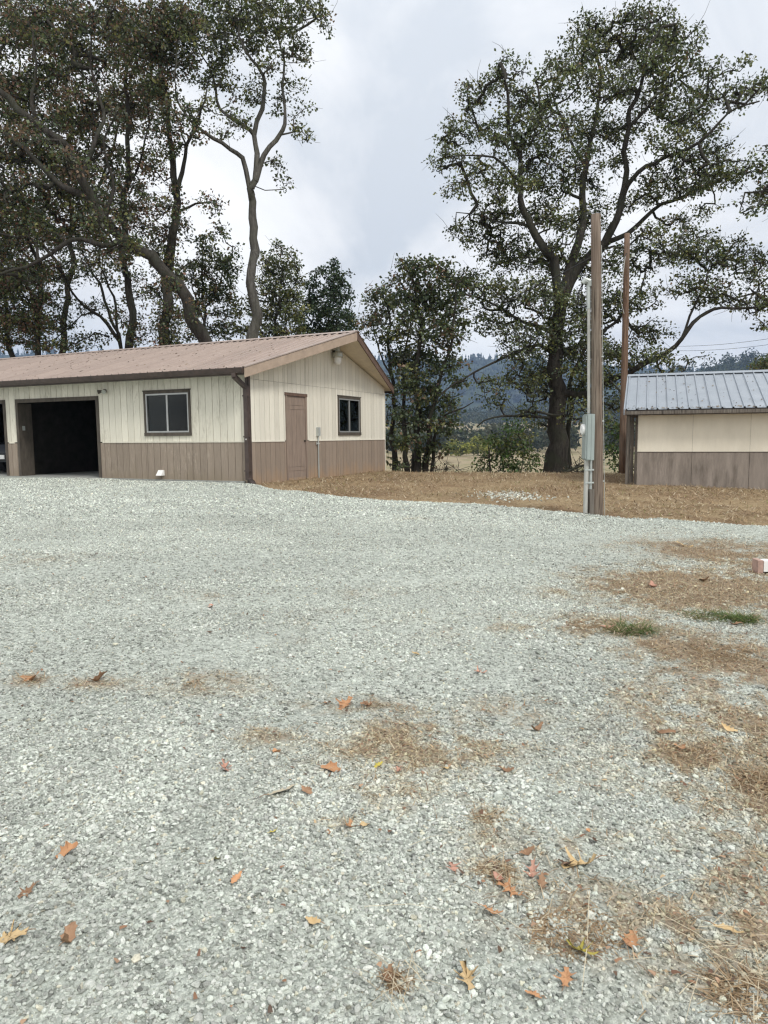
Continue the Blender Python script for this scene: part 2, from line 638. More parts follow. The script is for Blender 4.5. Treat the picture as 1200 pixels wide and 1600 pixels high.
# dirt and straw patches: pixel centre, pixel radii, strength
PATCH = [(650, 1180, 140, 42, 1.0), (420, 1160, 45, 15, .7), (545, 1114, 75, 12, .9), (765, 1300, 34, 16, .9), (640, 1250, 110, 30, .55),
         (900, 1465, 115, 60, .9), (775, 1395, 45, 20, .9), (620, 1572, 30, 18, .8), (1100, 925, 130, 26, 1.2), (1190, 945, 60, 24, 1.0),
         (935, 985, 60, 13, 1.2), (1090, 1030, 120, 34, .9), (1130, 1140, 120, 34, .8), (1075, 1195, 45, 22, 1.1), (1185, 1245, 40, 30, 1.0),
         (1150, 868, 110, 14, .9), (1068, 857, 22, 5, 1.0), (800, 992, 34, 8, .8), (150, 1080, 50, 8, .7), (50, 1078, 24, 9, .8),
         (1110, 1490, 150, 55, .55), (1190, 1580, 70, 40, .9), (600, 932, 50, 7, .5), (330, 1085, 70, 16, .6), (860, 930, 35, 8, .6),
         (690, 1000, 50, 14, .35), (960, 900, 60, 9, .6), (1020, 1110, 60, 22, .5), (840, 1195, 26, 9, .7), (540, 1312, 40, 10, .5), (840, 1330, 90, 28, .5), (750, 1500, 60, 24, .3),
         (60, 880, 70, 8, .35), (310, 940, 50, 8, .3), (640, 815, 25, 3, .5)]
PW = []
for (x, y, rx, ry, s) in PATCH:
    c = gp(x, y); Y = c[1]
    PW.append((c[0], c[1], rx * Y / F_PX, ry * Y * Y / (F_PX * (CAM_Z - c[2])), s))


def dirt(x, y):
    x = np.asarray(x, float); y = np.asarray(y, float)
    d = np.zeros_like(x)
    for (cx, cy, rx, ry, s) in PW:
        q = ((x - cx) / rx) ** 2 + ((y - cy) / ry) ** 2
        d = np.maximum(d, s * np.exp(-.5 * q))
    n = fbm(x * 3.1, y * 3.1, 5, 4)
    right = sstep(.18, .5, x / np.maximum(y, .5)) * .75 * sstep(11.0, 9.0, y)
    d = d + right * (fbm(x * .8, y * .8, 77, 3))
    mid_ = np.exp(-((x - .25) / 1.1) ** 2 - ((y - 4.3) / 2.0) ** 2) * .42 + np.exp(-((x - 1.1) / .7) ** 2 - ((y - 2.4) / 1.0) ** 2) * .4
    d = d + mid_ * sstep(.4, .75, fbm(x * 1.7, y * 1.7, 79, 3))
    n2 = fbm(x * 14, y * 14, 85, 3)
    return np.clip((d - .08) * 1.15 * sstep(.34, .74, .5 * n + .5 * n2 + .14 * (d - .4)), 0, 1)


def gravel_z(x, y):
    ed = edge_y(x) - y
    lift = .035 * sstep(0, .35, ed)
    rut = (fbm(x * .9, y * .9, 31, 4) - .5) * .045 + (fbm(x * 4, y * 4, 41, 3) - .5) * .016
    return gz(x, y) + lift - .01 * (1 - sstep(0, .2, ed)) + rut * sstep(0, .6, ed)


ys = np.concatenate([np.linspace(-25, .3, 20), np.geomspace(.6, 13, 330)])
ts = np.concatenate([np.linspace(-4, -.85, 24)[:-1], np.linspace(-.85, .85, 330), np.linspace(.85, 4, 24)[1:]])
# rows run from the back to the gravel's far edge
U = np.concatenate([np.linspace(-25, .4, 20), np.geomspace(.55, 30, 420)])
YY, TT = np.meshgrid(U, ts, indexing='ij')
XX = TT * (np.abs(YY) + 1.2)
XX = np.clip(XX, -44, 44)
EDG = edge_y(XX)
YY = np.minimum(YY, EDG + .02)
ZZ = gravel_z(XX, YY)
V = np.stack([XX, YY, ZZ], -1).reshape(-1, 3)
nr, nc = YY.shape
ii = np.arange(nr - 1)[:, None] * nc + np.arange(nc - 1)[None]
Fq = np.stack([ii, ii + 1, ii + nc + 1, ii + nc], -1).reshape(-1, 4)
yv = V[:, 1]
keep = (np.abs(yv[Fq[:, 3]] - yv[Fq[:, 0]]) > 1e-5) | (np.abs(yv[Fq[:, 2]] - yv[Fq[:, 1]]) > 1e-5)
Fq = Fq[keep]
gy = mesh_fast('gravel_yard', V, Fq, M['gravel'], smooth=True)
gy['kind'] = 'structure'
a = gy.data.attributes.new('dirt', 'FLOAT', 'POINT')
vv = np.empty(len(gy.data.vertices) * 3, np.float32); gy.data.vertices.foreach_get('co', vv); vv = vv.reshape(-1, 3)
a.data.foreach_set('value', dirt(vv[:, 0], vv[:, 1]).astype(np.float32))

# ------------------------------------------------------------------ garage
GZ = CAM_Z - 1.0747
S_ = .9855            # height of the colour change
WG, LG = 7.2844, 13.2  # gable width, length
garage = empty('garage', (GLOC[0], GLOC[1], GZ), -GTH, 'cream and brown wooden garage with rosy metal roof and open dark bay', 'garage')
# local frame: x along the front (0 at the near corner, negative to the left), y back along the gable
RID_Y, RID_Z, EAVE_Y, EAVE_Z = WG / 2, 3.825, -.40, 2.615
SLOPE = (RID_Z - EAVE_Z) / (RID_Y - EAVE_Y)


def roof_z(y):
    return RID_Z - SLOPE * abs(y - RID_Y)


WIN_F = (1.658, 3.101, 1.141, 2.208)
OPEN1 = (4.627, 7.652, .06, 2.143)
OPEN2 = (8.10, 11.1, .06, 2.143)
WIN_G = (4.176, 5.569, 1.129, 2.211)
DOOR_G = (1.501, 2.492, .06, 2.1655)
WTOP = 2.50
BW = .2032
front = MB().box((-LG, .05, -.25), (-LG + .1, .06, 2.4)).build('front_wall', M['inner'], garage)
_meshcache = {}


def shared_box(w, d, h, mat, nm):
    k = (round(w, 3), round(d, 3), round(h, 3), mat.name, nm)
    if k not in _meshcache:
        b = bmesh.new()
        bmesh.ops.create_cube(b, size=1)
        for v_ in b.verts:
            v_.co = Vector(((v_.co.x) * w, v_.co.y * d, (v_.co.z + .5) * h))
        me = bpy.data.meshes.new(nm); b.to_mesh(me); b.free(); me.materials.append(mat)
        _meshcache[k] = me
    return _meshcache[k]


def board_runs(a0, a1, openings):
    """board slots between a0 and a1 cut at opening sides -> (s0, s1, blocked z ranges)"""
    cuts = sorted(set([a0, a1] + [c for o_ in openings for c in o_[:2] if a0 < c < a1]))
    return [(p, q, [o_[2:] for o_ in openings if o_[0] < (p + q) / 2 < o_[1]]) for p, q in zip(cuts[:-1], cuts[1:])]


def zpieces(z0, z1, blocks):
    out = [(z0, z1)]
    for (b0, b1) in blocks:
        nxt = []
        for (p, q) in out:
            if b1 <= p or b0 >= q: nxt.append((p, q)); continue
            if b0 > p: nxt.append((p, b0))
            if b1 < q: nxt.append((b1, q))
        out = nxt
    return [(p, q) for p, q in out if q - p > .02]


# front boards
k = 0
u = 0.0
while u < LG:
    for (p, q, bl) in board_runs(u, min(u + BW, LG), [WIN_F, OPEN1, OPEN2]):
        if q - p < .02: continue
        for (lo, hi, mat) in ((-.10, S_ - .015, M['brown']), (S_ + .012, WTOP, M['beige'])):
            for (z0, z1) in zpieces(lo, hi, bl):
                me = shared_box(q - p - .011, .022, z1 - z0, mat, 'board')
                o = bpy.data.objects.new('board', me)
                o.location = (-(p + q) / 2, R.uniform(-.002, .002) + (0 if mat is M['beige'] else -.002), z0)
                link(o, front)
    u += BW
# backing wall behind the boards, thick, with the openings left free
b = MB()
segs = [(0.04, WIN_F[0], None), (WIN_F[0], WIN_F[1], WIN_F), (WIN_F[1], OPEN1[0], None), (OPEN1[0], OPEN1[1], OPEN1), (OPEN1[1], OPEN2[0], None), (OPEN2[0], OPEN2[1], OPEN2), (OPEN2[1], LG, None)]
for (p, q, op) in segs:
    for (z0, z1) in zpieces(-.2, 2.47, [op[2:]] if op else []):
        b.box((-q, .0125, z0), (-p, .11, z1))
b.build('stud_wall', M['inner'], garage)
# skirt ledge at the colour change
for (p, q) in ((0.0, OPEN1[0] - .1), (OPEN1[1] + .1, OPEN2[0] - .1)):
    MB().box((-q, -.028, S_ - .018), (-p - .06, .012, S_ + .016)).build('ledge_strip', M['beige'], garage)

# gable boards
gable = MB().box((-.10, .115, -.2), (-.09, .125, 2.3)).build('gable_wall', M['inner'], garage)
y = 0.0
while y < WG - .01:
    for (p, q, bl) in board_runs(y, min(y + BW, WG), [WIN_G, DOOR_G]):
        if q - p < .02: continue
        zt0, zt1 = roof_z(p) - .13, roof_z(q) - .13
        for (lo, hi, mat) in ((-.12, S_ - .015, M['brown_g']), (S_ + .012, 2.40, M['beige_g']), (2.406, None, M['beige_g'])):
            if hi is None:
                if min(zt0, zt1) - lo < .03: continue
                m_ = MB().hexa([(-.011, p + .005, lo), (.011, p + .005, lo), (.011, q - .005, lo), (-.011, q - .005, lo), (-.011, p + .005, zt0), (.011, p + .005, zt0), (.011, q - .005, zt1), (-.011, q - .005, zt1)])
                o = m_.build('board', mat, gable)
                continue
            for (z0, z1) in zpieces(lo, hi, bl):
                me = shared_box(.022, q - p - .011, z1 - z0, mat, 'board')
                o = bpy.data.objects.new('board', me)
                o.location = (R.uniform(-.002, .002) + (0 if mat is M['beige_g'] else .002), (p + q) / 2, z0)
                link(o, gable)
    y += BW
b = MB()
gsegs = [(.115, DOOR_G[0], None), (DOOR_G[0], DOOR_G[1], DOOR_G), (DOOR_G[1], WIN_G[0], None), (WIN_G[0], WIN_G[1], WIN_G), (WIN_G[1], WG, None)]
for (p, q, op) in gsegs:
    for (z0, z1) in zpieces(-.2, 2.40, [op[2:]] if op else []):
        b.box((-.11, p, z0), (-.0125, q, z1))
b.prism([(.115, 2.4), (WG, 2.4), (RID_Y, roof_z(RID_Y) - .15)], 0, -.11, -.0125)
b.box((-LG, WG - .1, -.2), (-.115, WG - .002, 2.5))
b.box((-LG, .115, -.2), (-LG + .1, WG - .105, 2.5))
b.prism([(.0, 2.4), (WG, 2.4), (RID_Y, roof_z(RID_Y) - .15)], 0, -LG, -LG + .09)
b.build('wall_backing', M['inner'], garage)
for (p, q) in ((.0, DOOR_G[0] - .07), (DOOR_G[1] + .07, WG)):
    MB().box((-.012, p + .04, S_ - .016), (.028, q, S_ + .016)).build('ledge_strip', M['beige_g'], garage)
MB().box((-.013, WG - .003, -.12), (.02, WG + .03, 2.45)).build('corner_board', M['beige_g'], garage)
# floor slab with an apron lip at the open bay
MB().box((-LG + .12, -.06, -.25), (-.13, WG - .12, .075)).build('floor_slab', M['slab'], garage)
# partition between bays and a dark ceiling keep the bay dark
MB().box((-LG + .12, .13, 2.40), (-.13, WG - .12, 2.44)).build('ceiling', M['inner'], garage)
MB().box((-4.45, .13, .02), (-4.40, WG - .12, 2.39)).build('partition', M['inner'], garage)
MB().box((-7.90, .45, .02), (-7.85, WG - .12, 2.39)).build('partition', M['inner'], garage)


def window(parent, wu, kind):
    """kind 'f': on the front (u to the left), 'g': on the gable"""
    u0, u1, z0, z1 = wu
    L = u1 - u0

    def mk(a0, a1, d0, d1, zz0, zz1):
        # a along the wall from the left as seen, d outwards
        if kind == 'f':
            return (-u1 + a0, -d1, zz0), (-u1 + a1, -d0, zz1)
        return (d0, u0 + a0, zz0), (d1, u0 + a1, zz1)
    w = MB().box(*mk(.0, L, .011, .03, z1 - .055, z1 + .005)).build('window', M['trim'], parent)
    MB().box(*mk(-.02, L + .02, .0115, .038, z1 + .006, z1 + .03)).build('head_trim', M['trim'], w)
    MB().box(*mk(-.0, L, .011, .045, z0 - .01, z0 + .07)).build('sill', M['trim'], w)
    MB().box(*mk(0, .06, .011, .03, z0 + .071, z1 - .056)).build('side_trim', M['trim'], w)
    MB().box(*mk(L - .06, L, .011, .03, z0 + .071, z1 - .056)).build('side_trim', M['trim'], w)
    f0, f1, g0, g1 = .062, L - .062, z0 + .073, z1 - .058
    fr = MB()
    fr.box(*mk(f0, f1, -.03, .024, g0, g0 + .035)).box(*mk(f0, f1, -.03, .024, g1 - .035, g1))
    fr.box(*mk(f0, f0 + .035, -.03, .024, g0 + .0355, g1 - .0355)).box(*mk(f1 - .035, f1, -.03, .024, g0 + .0355, g1 - .0355))
    fr.build('sash_frame', M['alu'], w)
    mid = (f0 + f1) / 2 - .02
    MB().box(*mk(mid, mid + .05, -.02, .02, g0 + .036, g1 - .036)).build('mullion', M['alu'], w)
    MB().box(*mk(f0 + .036, mid - .001, -.012, -.006, g0 + .036, g1 - .036)).build('pane', M['glass'], w)
    MB().box(*mk(mid + .051, f1 - .036, .000, .006, g0 + .036, g1 - .036)).build('pane', M['glass'], w)
    return w


window(garage, WIN_F, 'f')
window(garage, WIN_G, 'g')
# open bay trims
for (o0, o1, z0, z1) in (OPEN1, OPEN2):
    t = MB().box((-o1 + .075, -.032, z1 - .085), (-o0 - .075, -.011, z1 + .015)).build('bay_frame', M['trim'], garage)
    MB().box((-o1 - .02, -.032, .0), (-o1 + .07, -.011, z1 + .015)).build('jamb', M['trim'], t)
    MB().box((-o0 - .07, -.032, .0), (-o0 + .02, -.011, z1 + .015)).build('jamb', M['trim'], t)
    MB().box((-o1 + .004, -.010, .02), (-o1 + .05, .42, z1 - .09)).build('inner_jamb', M['trim'], t)
    MB().box((-o0 - .05, -.010, .02), (-o0 - .004, .2, z1 - .09)).build('inner_jamb', M['trim'], t)
sw = MB().box((-OPEN1[1] + .051, .10, 1.32), (-OPEN1[1] + .07, .17, 1.44)).build('switch_box', M['galv'], garage)

# gable door
d0, d1, z0, z1 = DOOR_G
door = MB().box((-.03, d0 + .07, z0), (.004, d1 - .07, z1 - .07)).build('door', M['door'], garage)
MB().box((.0, d0 - .0, z0 - .1), (.036, d0 + .065, z1 - .066)).build('casing', M['door'], door)
MB().box((.0, d1 - .075, z0 - .1), (.036, d1, z1 - .066)).build('casing', M['door'], door)
MB().box((.0, d0 - .03, z1 - .065), (.045, d1 + .01, z1 + .01)).build('head_casing', M['barge_dark'], door)
pw = (d1 - d0 - .145) / 4
for i in range(4):
    yy = d0 + .07 + i * pw
    MB().box((.005, yy + .003, z0 + .27), (.013, yy + pw - .003, z1 - .40)).build('plank', M['door'], door)
MB().box((.005, d0 + .073, z1 - .392), (.018, d1 - .078, z1 - .30)).build('rail', M['door'], door)
MB().box((.005, d0 + .073, z1 - .292), (.013, d1 - .078, z1 - .075)).build('top_board', M['door'], door)
MB().box((.005, d0 + .073, z0 + .17), (.018, d1 - .078, z0 + .262)).build('rail', M['door'], door)
MB().box((.005, d0 + .073, z0 + .0), (.013, d1 - .078, z0 + .162)).build('kick_board', M['door'], door)
MB().tube([(.013, d1 - .13, .98), (.06, d1 - .13, .98)], [.022, .026], 8).build('knob', M['trim'], door)

# roof: sheets with ribs, prow overhang on the gable
OG1, OG2, OG3 = .2406, .9265, .1516


def gable_edge(y):
    """x of the roof edge at depth y"""
    if y <= RID_Y:
        return OG1 + (OG2 - OG1) * (y - EAVE_Y) / (RID_Y - EAVE_Y)
    return OG2 + (OG3 - OG2) * (y - RID_Y) / (WG - EAVE_Y - RID_Y)


roof = MB()
T = .085
EB = WG - EAVE_Y
for (ya, yb) in ((EAVE_Y, RID_Y), (RID_Y, EB)):
    xa, xb = gable_edge(ya) - .03, gable_edge(yb) - .03
    za, zb = roof_z(ya) - .012, roof_z(yb) - .012
    roof.hexa([(-LG, ya, za - T), (xa, ya, za - T), (xb, yb, zb - T), (-LG, yb, zb - T), (-LG, ya, za), (xa, ya, za), (xb, yb, zb), (-LG, yb, zb)])
roof = roof.build('roof', M['soffit'], garage)
RIB = .2286


def sheet_mesh(x0, x1, side, prow=False):
    xs = []
    n0 = math.floor(x0 / RIB) - 1
    x = n0 * RIB
    while x < x1 + RIB:
        for dx, h in ((0, 0), (.09, 0), (.094, .004), (.105, .004), (.109, 0), (.168, 0), (.182, .036), (.204, .036), (.218, 0)):
            if x0 <= x + dx <= x1: xs.append((x + dx, h))
        x += RIB
    xs = [(x0, 0)] + xs + [(x1, 0)]
    if xs[1][0] - xs[0][0] < 1e-4: xs.pop(1)
    v, f = [], []
    yE = EAVE_Y - .035 if side == 0 else EB + .035
    NS = 5
    for i, (x, h) in enumerate(xs):
        ys_ = yE
        og = OG1 if side == 0 else OG3
        if prow and x > og:
            t = (x - og) / (OG2 - og)
            ys_ = yE + (RID_Y - yE) * min(t, .995)
        for j in range(NS + 1):
            yy = ys_ + (RID_Y - ys_) * j / NS
            wob = .003 * math.sin(x * 7.1 + j * 2.3)
            v.append((x, yy, roof_z(yy) + h + .002 + wob + (-.0 if j else -.004)))
    for i in range(len(xs) - 1):
        for j in range(NS):
            a_ = i * (NS + 1) + j
            q = (a_, a_ + NS + 1, a_ + NS + 2, a_ + 1)
            f.append(q if side == 0 else q[::-1])
    return v, f


x = -LG - .1
while x < OG2 - .02:
    x1 = min(x + .9144, OG2)
    if x1 > 0: x1 = OG2
    for side in (0, 1):
        v, f = sheet_mesh(x, x1 - .003, side, x1 > .1)
        mesh_np('roof_sheet', v, f, M['roof'], roof)
    x = x1
# ridge cap in lengths
x = -LG
while x < OG2 - .05:
    x1 = min(x + 2.4, OG2 + .02)
    m_ = MB()
    for s in (-1, 1):
        y1 = RID_Y + s * .16
        zz = roof_z(y1) + .046; zt = RID_Z + .054
        pts = [(x, RID_Y, zt - .006), (x1, RID_Y, zt - .006), (x1, y1, zz - .006), (x, y1, zz - .006), (x, RID_Y, zt), (x1, RID_Y, zt), (x1, y1, zz), (x, y1, zz)]
        m_.hexa(pts)
    m_.build('ridge_cap', M['roof'], roof)
    x = x1 + .004
# barge boards along the prow
for side, mat in ((0, M['barge']), (1, M['barge_dark'])):
    ya = EAVE_Y - .03 if side == 0 else EB + .03
    xa = OG1 if side == 0 else OG3
    A = Vector((xa, ya, roof_z(ya))); B = Vector((OG2, RID_Y, RID_Z))
    th = Vector((.03, 0, 0))
    up0, dn = Vector((0, 0, -.004)), Vector((0, 0, -.215 if side == 0 else -.17))
    MB().hexa([A + dn - th, A + dn, B + dn, B + dn - th, A + up0 - th, A + up0, B + up0, B + up0 - th]).build('barge_board', mat, roof)
    capm = M['roof'] if side == 0 else M['barge_dark']
    MB().hexa([A + Vector((-.10, 0, .027)), A + Vector((.012, 0, .005)), B + Vector((.012, 0, .012)), B + Vector((-.10, 0, .03)),
               A + Vector((-.10, 0, .034)), A + Vector((.012, 0, .030)), B + Vector((.012, 0, .034)), B + Vector((-.10, 0, .038))]).build('edge_flashing', capm, roof)
# fascia and gutter on the front, then on the back
for side in (0, 1):
    sy = -1 if side == 0 else 1
    ye = EAVE_Y if side == 0 else EB
    gut = [(ye + sy * .002, EAVE_Z - .13), (ye + sy * .085, EAVE_Z - .13), (ye + sy * .105, EAVE_Z - .085), (ye + sy * .125, EAVE_Z - .02), (ye + sy * .125, EAVE_Z - .006), (ye + sy * .115, EAVE_Z - .006), (ye + sy * .07, EAVE_Z - .115), (ye + sy * .002, EAVE_Z - .115)]
    xg = OG1 - .045 if side == 0 else OG3 - .045
    gm = MB().prism(gut, 0, -LG, xg)
    gm.prism([(ye + sy * .003, EAVE_Z - .112), (ye + sy * .068, EAVE_Z - .112), (ye + sy * .112, EAVE_Z - .008), (ye + sy * .003, EAVE_Z - .008)], 0, xg - .004, xg + .0)
    gut_o = gm.build('gutter', M['gutter'], garage)
    MB().box((-LG, min(ye, ye - sy * .025), EAVE_Z - .15), (xg, max(ye, ye - sy * .025), EAVE_Z - .005)).build('fascia', M['gutter'], garage)
    if side == 0:   # hangers
        for i in range(9):
            MB().box((-.5 - i * 1.2, ye - .127, EAVE_Z - .009), (-.48 - i * 1.2, ye - .002, EAVE_Z - .002)).build('hanger', M['gutter'], gut_o)
# boxed eave soffit: closes the gap between wall and gutter
MB().hexa([(-LG, EAVE_Y + .03, EAVE_Z - .14), (.02, EAVE_Y + .03, EAVE_Z - .14), (.02, .0, WTOP - .01), (-LG, .0, WTOP - .01), (-LG, EAVE_Y + .03, EAVE_Z - .125), (.02, EAVE_Y + .03, EAVE_Z - .125), (.02, .0, WTOP + .005), (-LG, .0, WTOP + .005)]).build('eave_soffit', M['gutter'], garage)


def strap_tube(pts, w, d, name, mat, parent):
    """rectangular downspout along points"""
    m_ = MB()
    n = len(pts)
    for i in range(n - 1):
        A, B = Vector(pts[i]), Vector(pts[i + 1])
        dd = (B - A).normalized()
        sx = Vector((1, 0, 0)) * w / 2
        sy = dd.cross(Vector((1, 0, 0))).normalized() * d / 2
        A2 = A - dd * (.01 if i else 0); B2 = B + dd * .01
        m_.hexa([A2 - sx - sy, A2 + sx - sy, A2 + sx + sy, A2 - sx + sy, B2 - sx - sy, B2 + sx - sy, B2 + sx + sy, B2 - sx + sy])
    return m_.build(name, mat, parent)


xd = -.015
ds = strap_tube([(xd - .02, EAVE_Y - .05, EAVE_Z - .12), (xd - .02, EAVE_Y - .05, EAVE_Z - .2), (xd, -.07, EAVE_Z - .42), (xd, -.07, .12)], .105, .08, 'downspout', M['gutter'], garage)
for zz in (2.0, 1.08, .3):
    MB().box((xd - .075, -.115, zz), (xd + .075, -.02, zz + .03)).build('strap', M['gutter'], ds)
MB().box((xd - .01, -.119, 1.02), (xd + .01, -.112, 1.05)).build('rivet', M['white'], ds)
strap_tube([(xd + .02, -.07, .13), (xd + .12, -.10, .10), (xd + .24, -.13, -.06)], .10, .075, 'outlet_elbow', M['gutter'], ds)
MB().box((-.07, -.030, -.1), (.0, -.0125, 2.48)).build('corner_trim', M['gutter'], garage)
MB().box((.0125, -.031, -.1), (.03, .04, 2.48)).build('corner_trim', M['gutter'], garage)

# twin flood light on the front
fl = MB().tube([(-4.36, -.012, 2.27), (-4.36, -.05, 2.27)], .05, 10).build('flood_light', M['trim'], garage)
for sx in (-1, 1):
    MB().tube([(-4.36, -.05, 2.27), (-4.36 + sx * .06, -.10, 2.26), (-4.36 + sx * .10, -.16, 2.24)], [.018, .035, .055], 10).build('lamp_head', M['trim'] if sx < 0 else M['lamp'], fl)
# jar lamp at the gable peak
LY = WG / 2 + .30
jl = MB().tube([(.012, LY, 3.41), (.16, LY, 3.41)], .03, 8).build('gable_lamp', M['trim'], garage)
MB().tube([(.17, LY, 3.60), (.17, LY, 3.40)], [.06, .07], 12).build('lamp_cap', M['lamp'], jl)
MB().tube([(.17, LY, 3.40), (.17, LY, 3.35), (.17, LY, 3.26), (.17, LY, 3.23)], [.075, .14, .15, .13], 14, True).build('shade', M['lamp'], jl)
MB().tube([(.17, LY, 3.23), (.17, LY, 3.11), (.17, LY, 3.05)], [.10, .095, .05], 12).build('glass_jar', M['white'], jl)
# outlet box with conduit and tap
PY = 3.02
ob_ = MB().box((.012, PY - .05, 1.10), (.085, PY + .06, 1.33)).build('outlet_box', M['galv'], garage)
MB().tube([(.045, PY, 1.10), (.045, PY, -.1)], .018, 8).build('conduit', M['galv'], ob_)
MB().tube([(.045, PY - .09, .90), (.045, PY + .05, .90)], .02, 6).build('tap', M['pvc'], ob_)
MB().tube([(.045, PY - .09, .87), (.045, PY - .09, .95)], .016, 6).build('tap_handle', M['pvc'], ob_)
# white dryer hood low on the front
VX = -2.62
vh = MB().hexa([(VX - .085, -.14, .17), (VX + .085, -.14, .17), (VX + .085, -.012, .17), (VX - .085, -.012, .17), (VX - .08, -.045, .30), (VX + .08, -.045, .30), (VX + .08, -.012, .30), (VX - .08, -.012, .30)]).build('vent_hood', M['white'], garage)

# dead leaves and needles lying on the roof
lv, lf, lc = [], [], []
for i in range(560):
    x_ = -R.random() ** .8 * 10.5 + .4; t_ = R.random() ** 1.5
    y_ = RID_Y - .1 - t_ * 3.8 if R.random() < .72 else RID_Y - .14 - R.random() * .12
    if x_ > gable_edge(y_) - .1: continue
    s = R.uniform(.015, .05); a_ = R.uniform(0, 6.3)
    z_ = roof_z(y_) + .012
    n = len(lv)
    ca, sa = math.cos(a_) * s, math.sin(a_) * s
    lv += [(x_ + ca, y_ + sa, z_ + SLOPE * sa + .01), (x_ - sa * .5, y_ + ca * .5, z_ + SLOPE * ca * .5 + .02), (x_ - ca, y_ - sa, z_ - SLOPE * sa + .006), (x_ + sa * .5, y_ - ca * .5, z_ - SLOPE * ca * .5 + .004)]
    lf.append((n, n + 1, n + 2, n + 3))
    cc = R.choice([(.10, .065, .04), (.16, .10, .06), (.07, .06, .035), (.25, .19, .12)])
    lc += [cc] * 4
lit = mesh_fast('roof_litter', np.array(lv), np.array(lf), M['dry'], cols=np.array(lc))
lit.matrix_world = Matrix.Translation((GLOC[0], GLOC[1], GZ)) @ Matrix.Rotation(-GTH, 4, 'Z')
tag(lit, 'scattered dead leaf litter lying on the rosy garage roof', 'leaf litter', kind='stuff')

# ------------------------------------------------------------------ car in the far bay
def car(loc, rz):
    c = empty('parked_car', loc, rz, 'dark parked car with white plate inside the leftmost garage bay', 'car')
    paint = plain('car_paint', (.035, .04, .05), .25, .6, var=.05)
    prof = [(-2.1, .35), (-2.15, .62), (-2.0, .86), (-1.2, .95), (-.55, 1.38), (.9, 1.42), (1.65, 1.02), (2.1, .95), (2.18, .6), (2.1, .35)]
    m_ = MB()
    n = len(prof)
    rings = []
    for yy, sc in ((-.86, .90), (-.80, 1.0), (.80, 1.0), (.86, .90)):
        rings.append([(p[0] * (1 if sc == 1 else .985), yy * (1 - max(0, p[1] - .9) * .32), .35 + (p[1] - .35) * (1 if sc == 1 else .96)) for p in prof])
    for r_ in rings: m_.v += r_
    for i in range(3):
        for j in range(n):
            m_.f.append((i * n + j, i * n + (j + 1) % n, (i + 1) * n + (j + 1) % n, (i + 1) * n + j))
    m_.f += [tuple(range(n)), tuple(range(4 * n - 1, 3 * n - 1, -1))]
    m_.build('body', paint, c)
    for sx in (-1.3, 1.3):
        for sy in (-.76, .76):
            w = MB().tube([(sx, sy - .1, .33), (sx, sy + .1, .33)], .33, 18).build('wheel', M['black'], c)
            MB().tube([(sx, sy - .11, .33), (sx, sy + .11, .33)], .2, 12).build('rim', M['galv'], w)
    for sy in (-.62, .62):
        MB().box((-2.17, sy - .16, .60), (-2.05, sy + .16, .76)).build('headlight', M['white'], c)
    MB().box((-2.24, -.80, .40), (-2.1, .80, .56)).build('bumper', M['black'], c)
    MB().box((-2.25, -.26, .44), (-2.241, .26, .56)).build('licence_plate', M['white'], c)
    MB().box((-2.0, -.84, .50), (-1.9, -.80, .62)).build('indicator', M['white'], c)
    ws = MB().hexa([(-1.16, -.68, .97), (-1.16, .68, .97), (-.62, .58, 1.36), (-.62, -.58, 1.36), (-1.17, -.68, .98), (-1.17, .68, .98), (-.63, .58, 1.37), (-.63, -.58, 1.37)]).build('windscreen', M['glass'], c)
    return c


MG = Matrix.Translation((GLOC[0], GLOC[1], GZ)) @ Matrix.Rotation(-GTH, 4, 'Z')
cl = MG @ Vector((-9.20, 2.75, .075))
car(cl, -GTH + math.pi / 2)

# ------------------------------------------------------------------ shed on the right
STH = math.radians(20)
SP = at(994, 759, 17.3)
shed = empty('shed', (SP[0], SP[1], SP[2]), -STH, 'low cream and brown shed with blue metal roof behind the poles', 'shed')
SH, SS, SL, SD = 1.72, .815, 8.6, 4.6
PWD = 1.2192
x = 0.0
while x < SL - .01:
    x1 = min(x + PWD, SL)
    MB().box((x + .004, -.012, -.1), (x1 - .004, .004, SS - .008)).build('lower_panel', M['shed_lo'], shed)
    MB().box((x + .002, -.012, SS + .008), (x1 - .002, .004, SH)).build('upper_panel', M['shed_up'], shed)
    x = x1
MB().box((0.0, .0045, -.2), (SL, .1, SH + .02)).build('front_frame', M['inner'], shed)
MB().box((0, -.02, SS - .0075), (SL, .004, SS + .0075)).build('ledge_strip', M['trim'], shed)
bk = MB().box((0.0, .105, -.2), (.1, SD, SH)).box((SL - .1, .105, -.2), (SL, SD, SH)).box((.105, SD - .1, -.2), (SL - .105, SD, SH))
bk.prism([(.0, SH + .003), (SD, SH + .003), (SD / 2, SH + .75)], 0, .0, .1).prism([(.0, SH + .003), (SD, SH + .003), (SD / 2, SH + .75)], 0, SL - .1, SL)
bk.build('shed_wall', M['shed_lo'], shed)
MB().box((-.06, -.03, -.15), (-.002, .06, SH)).build('corner_trim', M['trim'], shed)
post = MB().box((-.26, .06, -.15), (-.16, .16, SH + .02)).build('eave_post', M['stub'], shed)
MB().box((-.155, .02, -.15), (-.08, .10, SH + .02)).build('downpipe', M['trim'], shed)
SE_Y, SE_Z, SR_Y, SR_Z = -.30, 1.835, SD / 2, 2.80
ssl = (SR_Z - SE_Z) / (SR_Y - SE_Y)
sroof = MB()
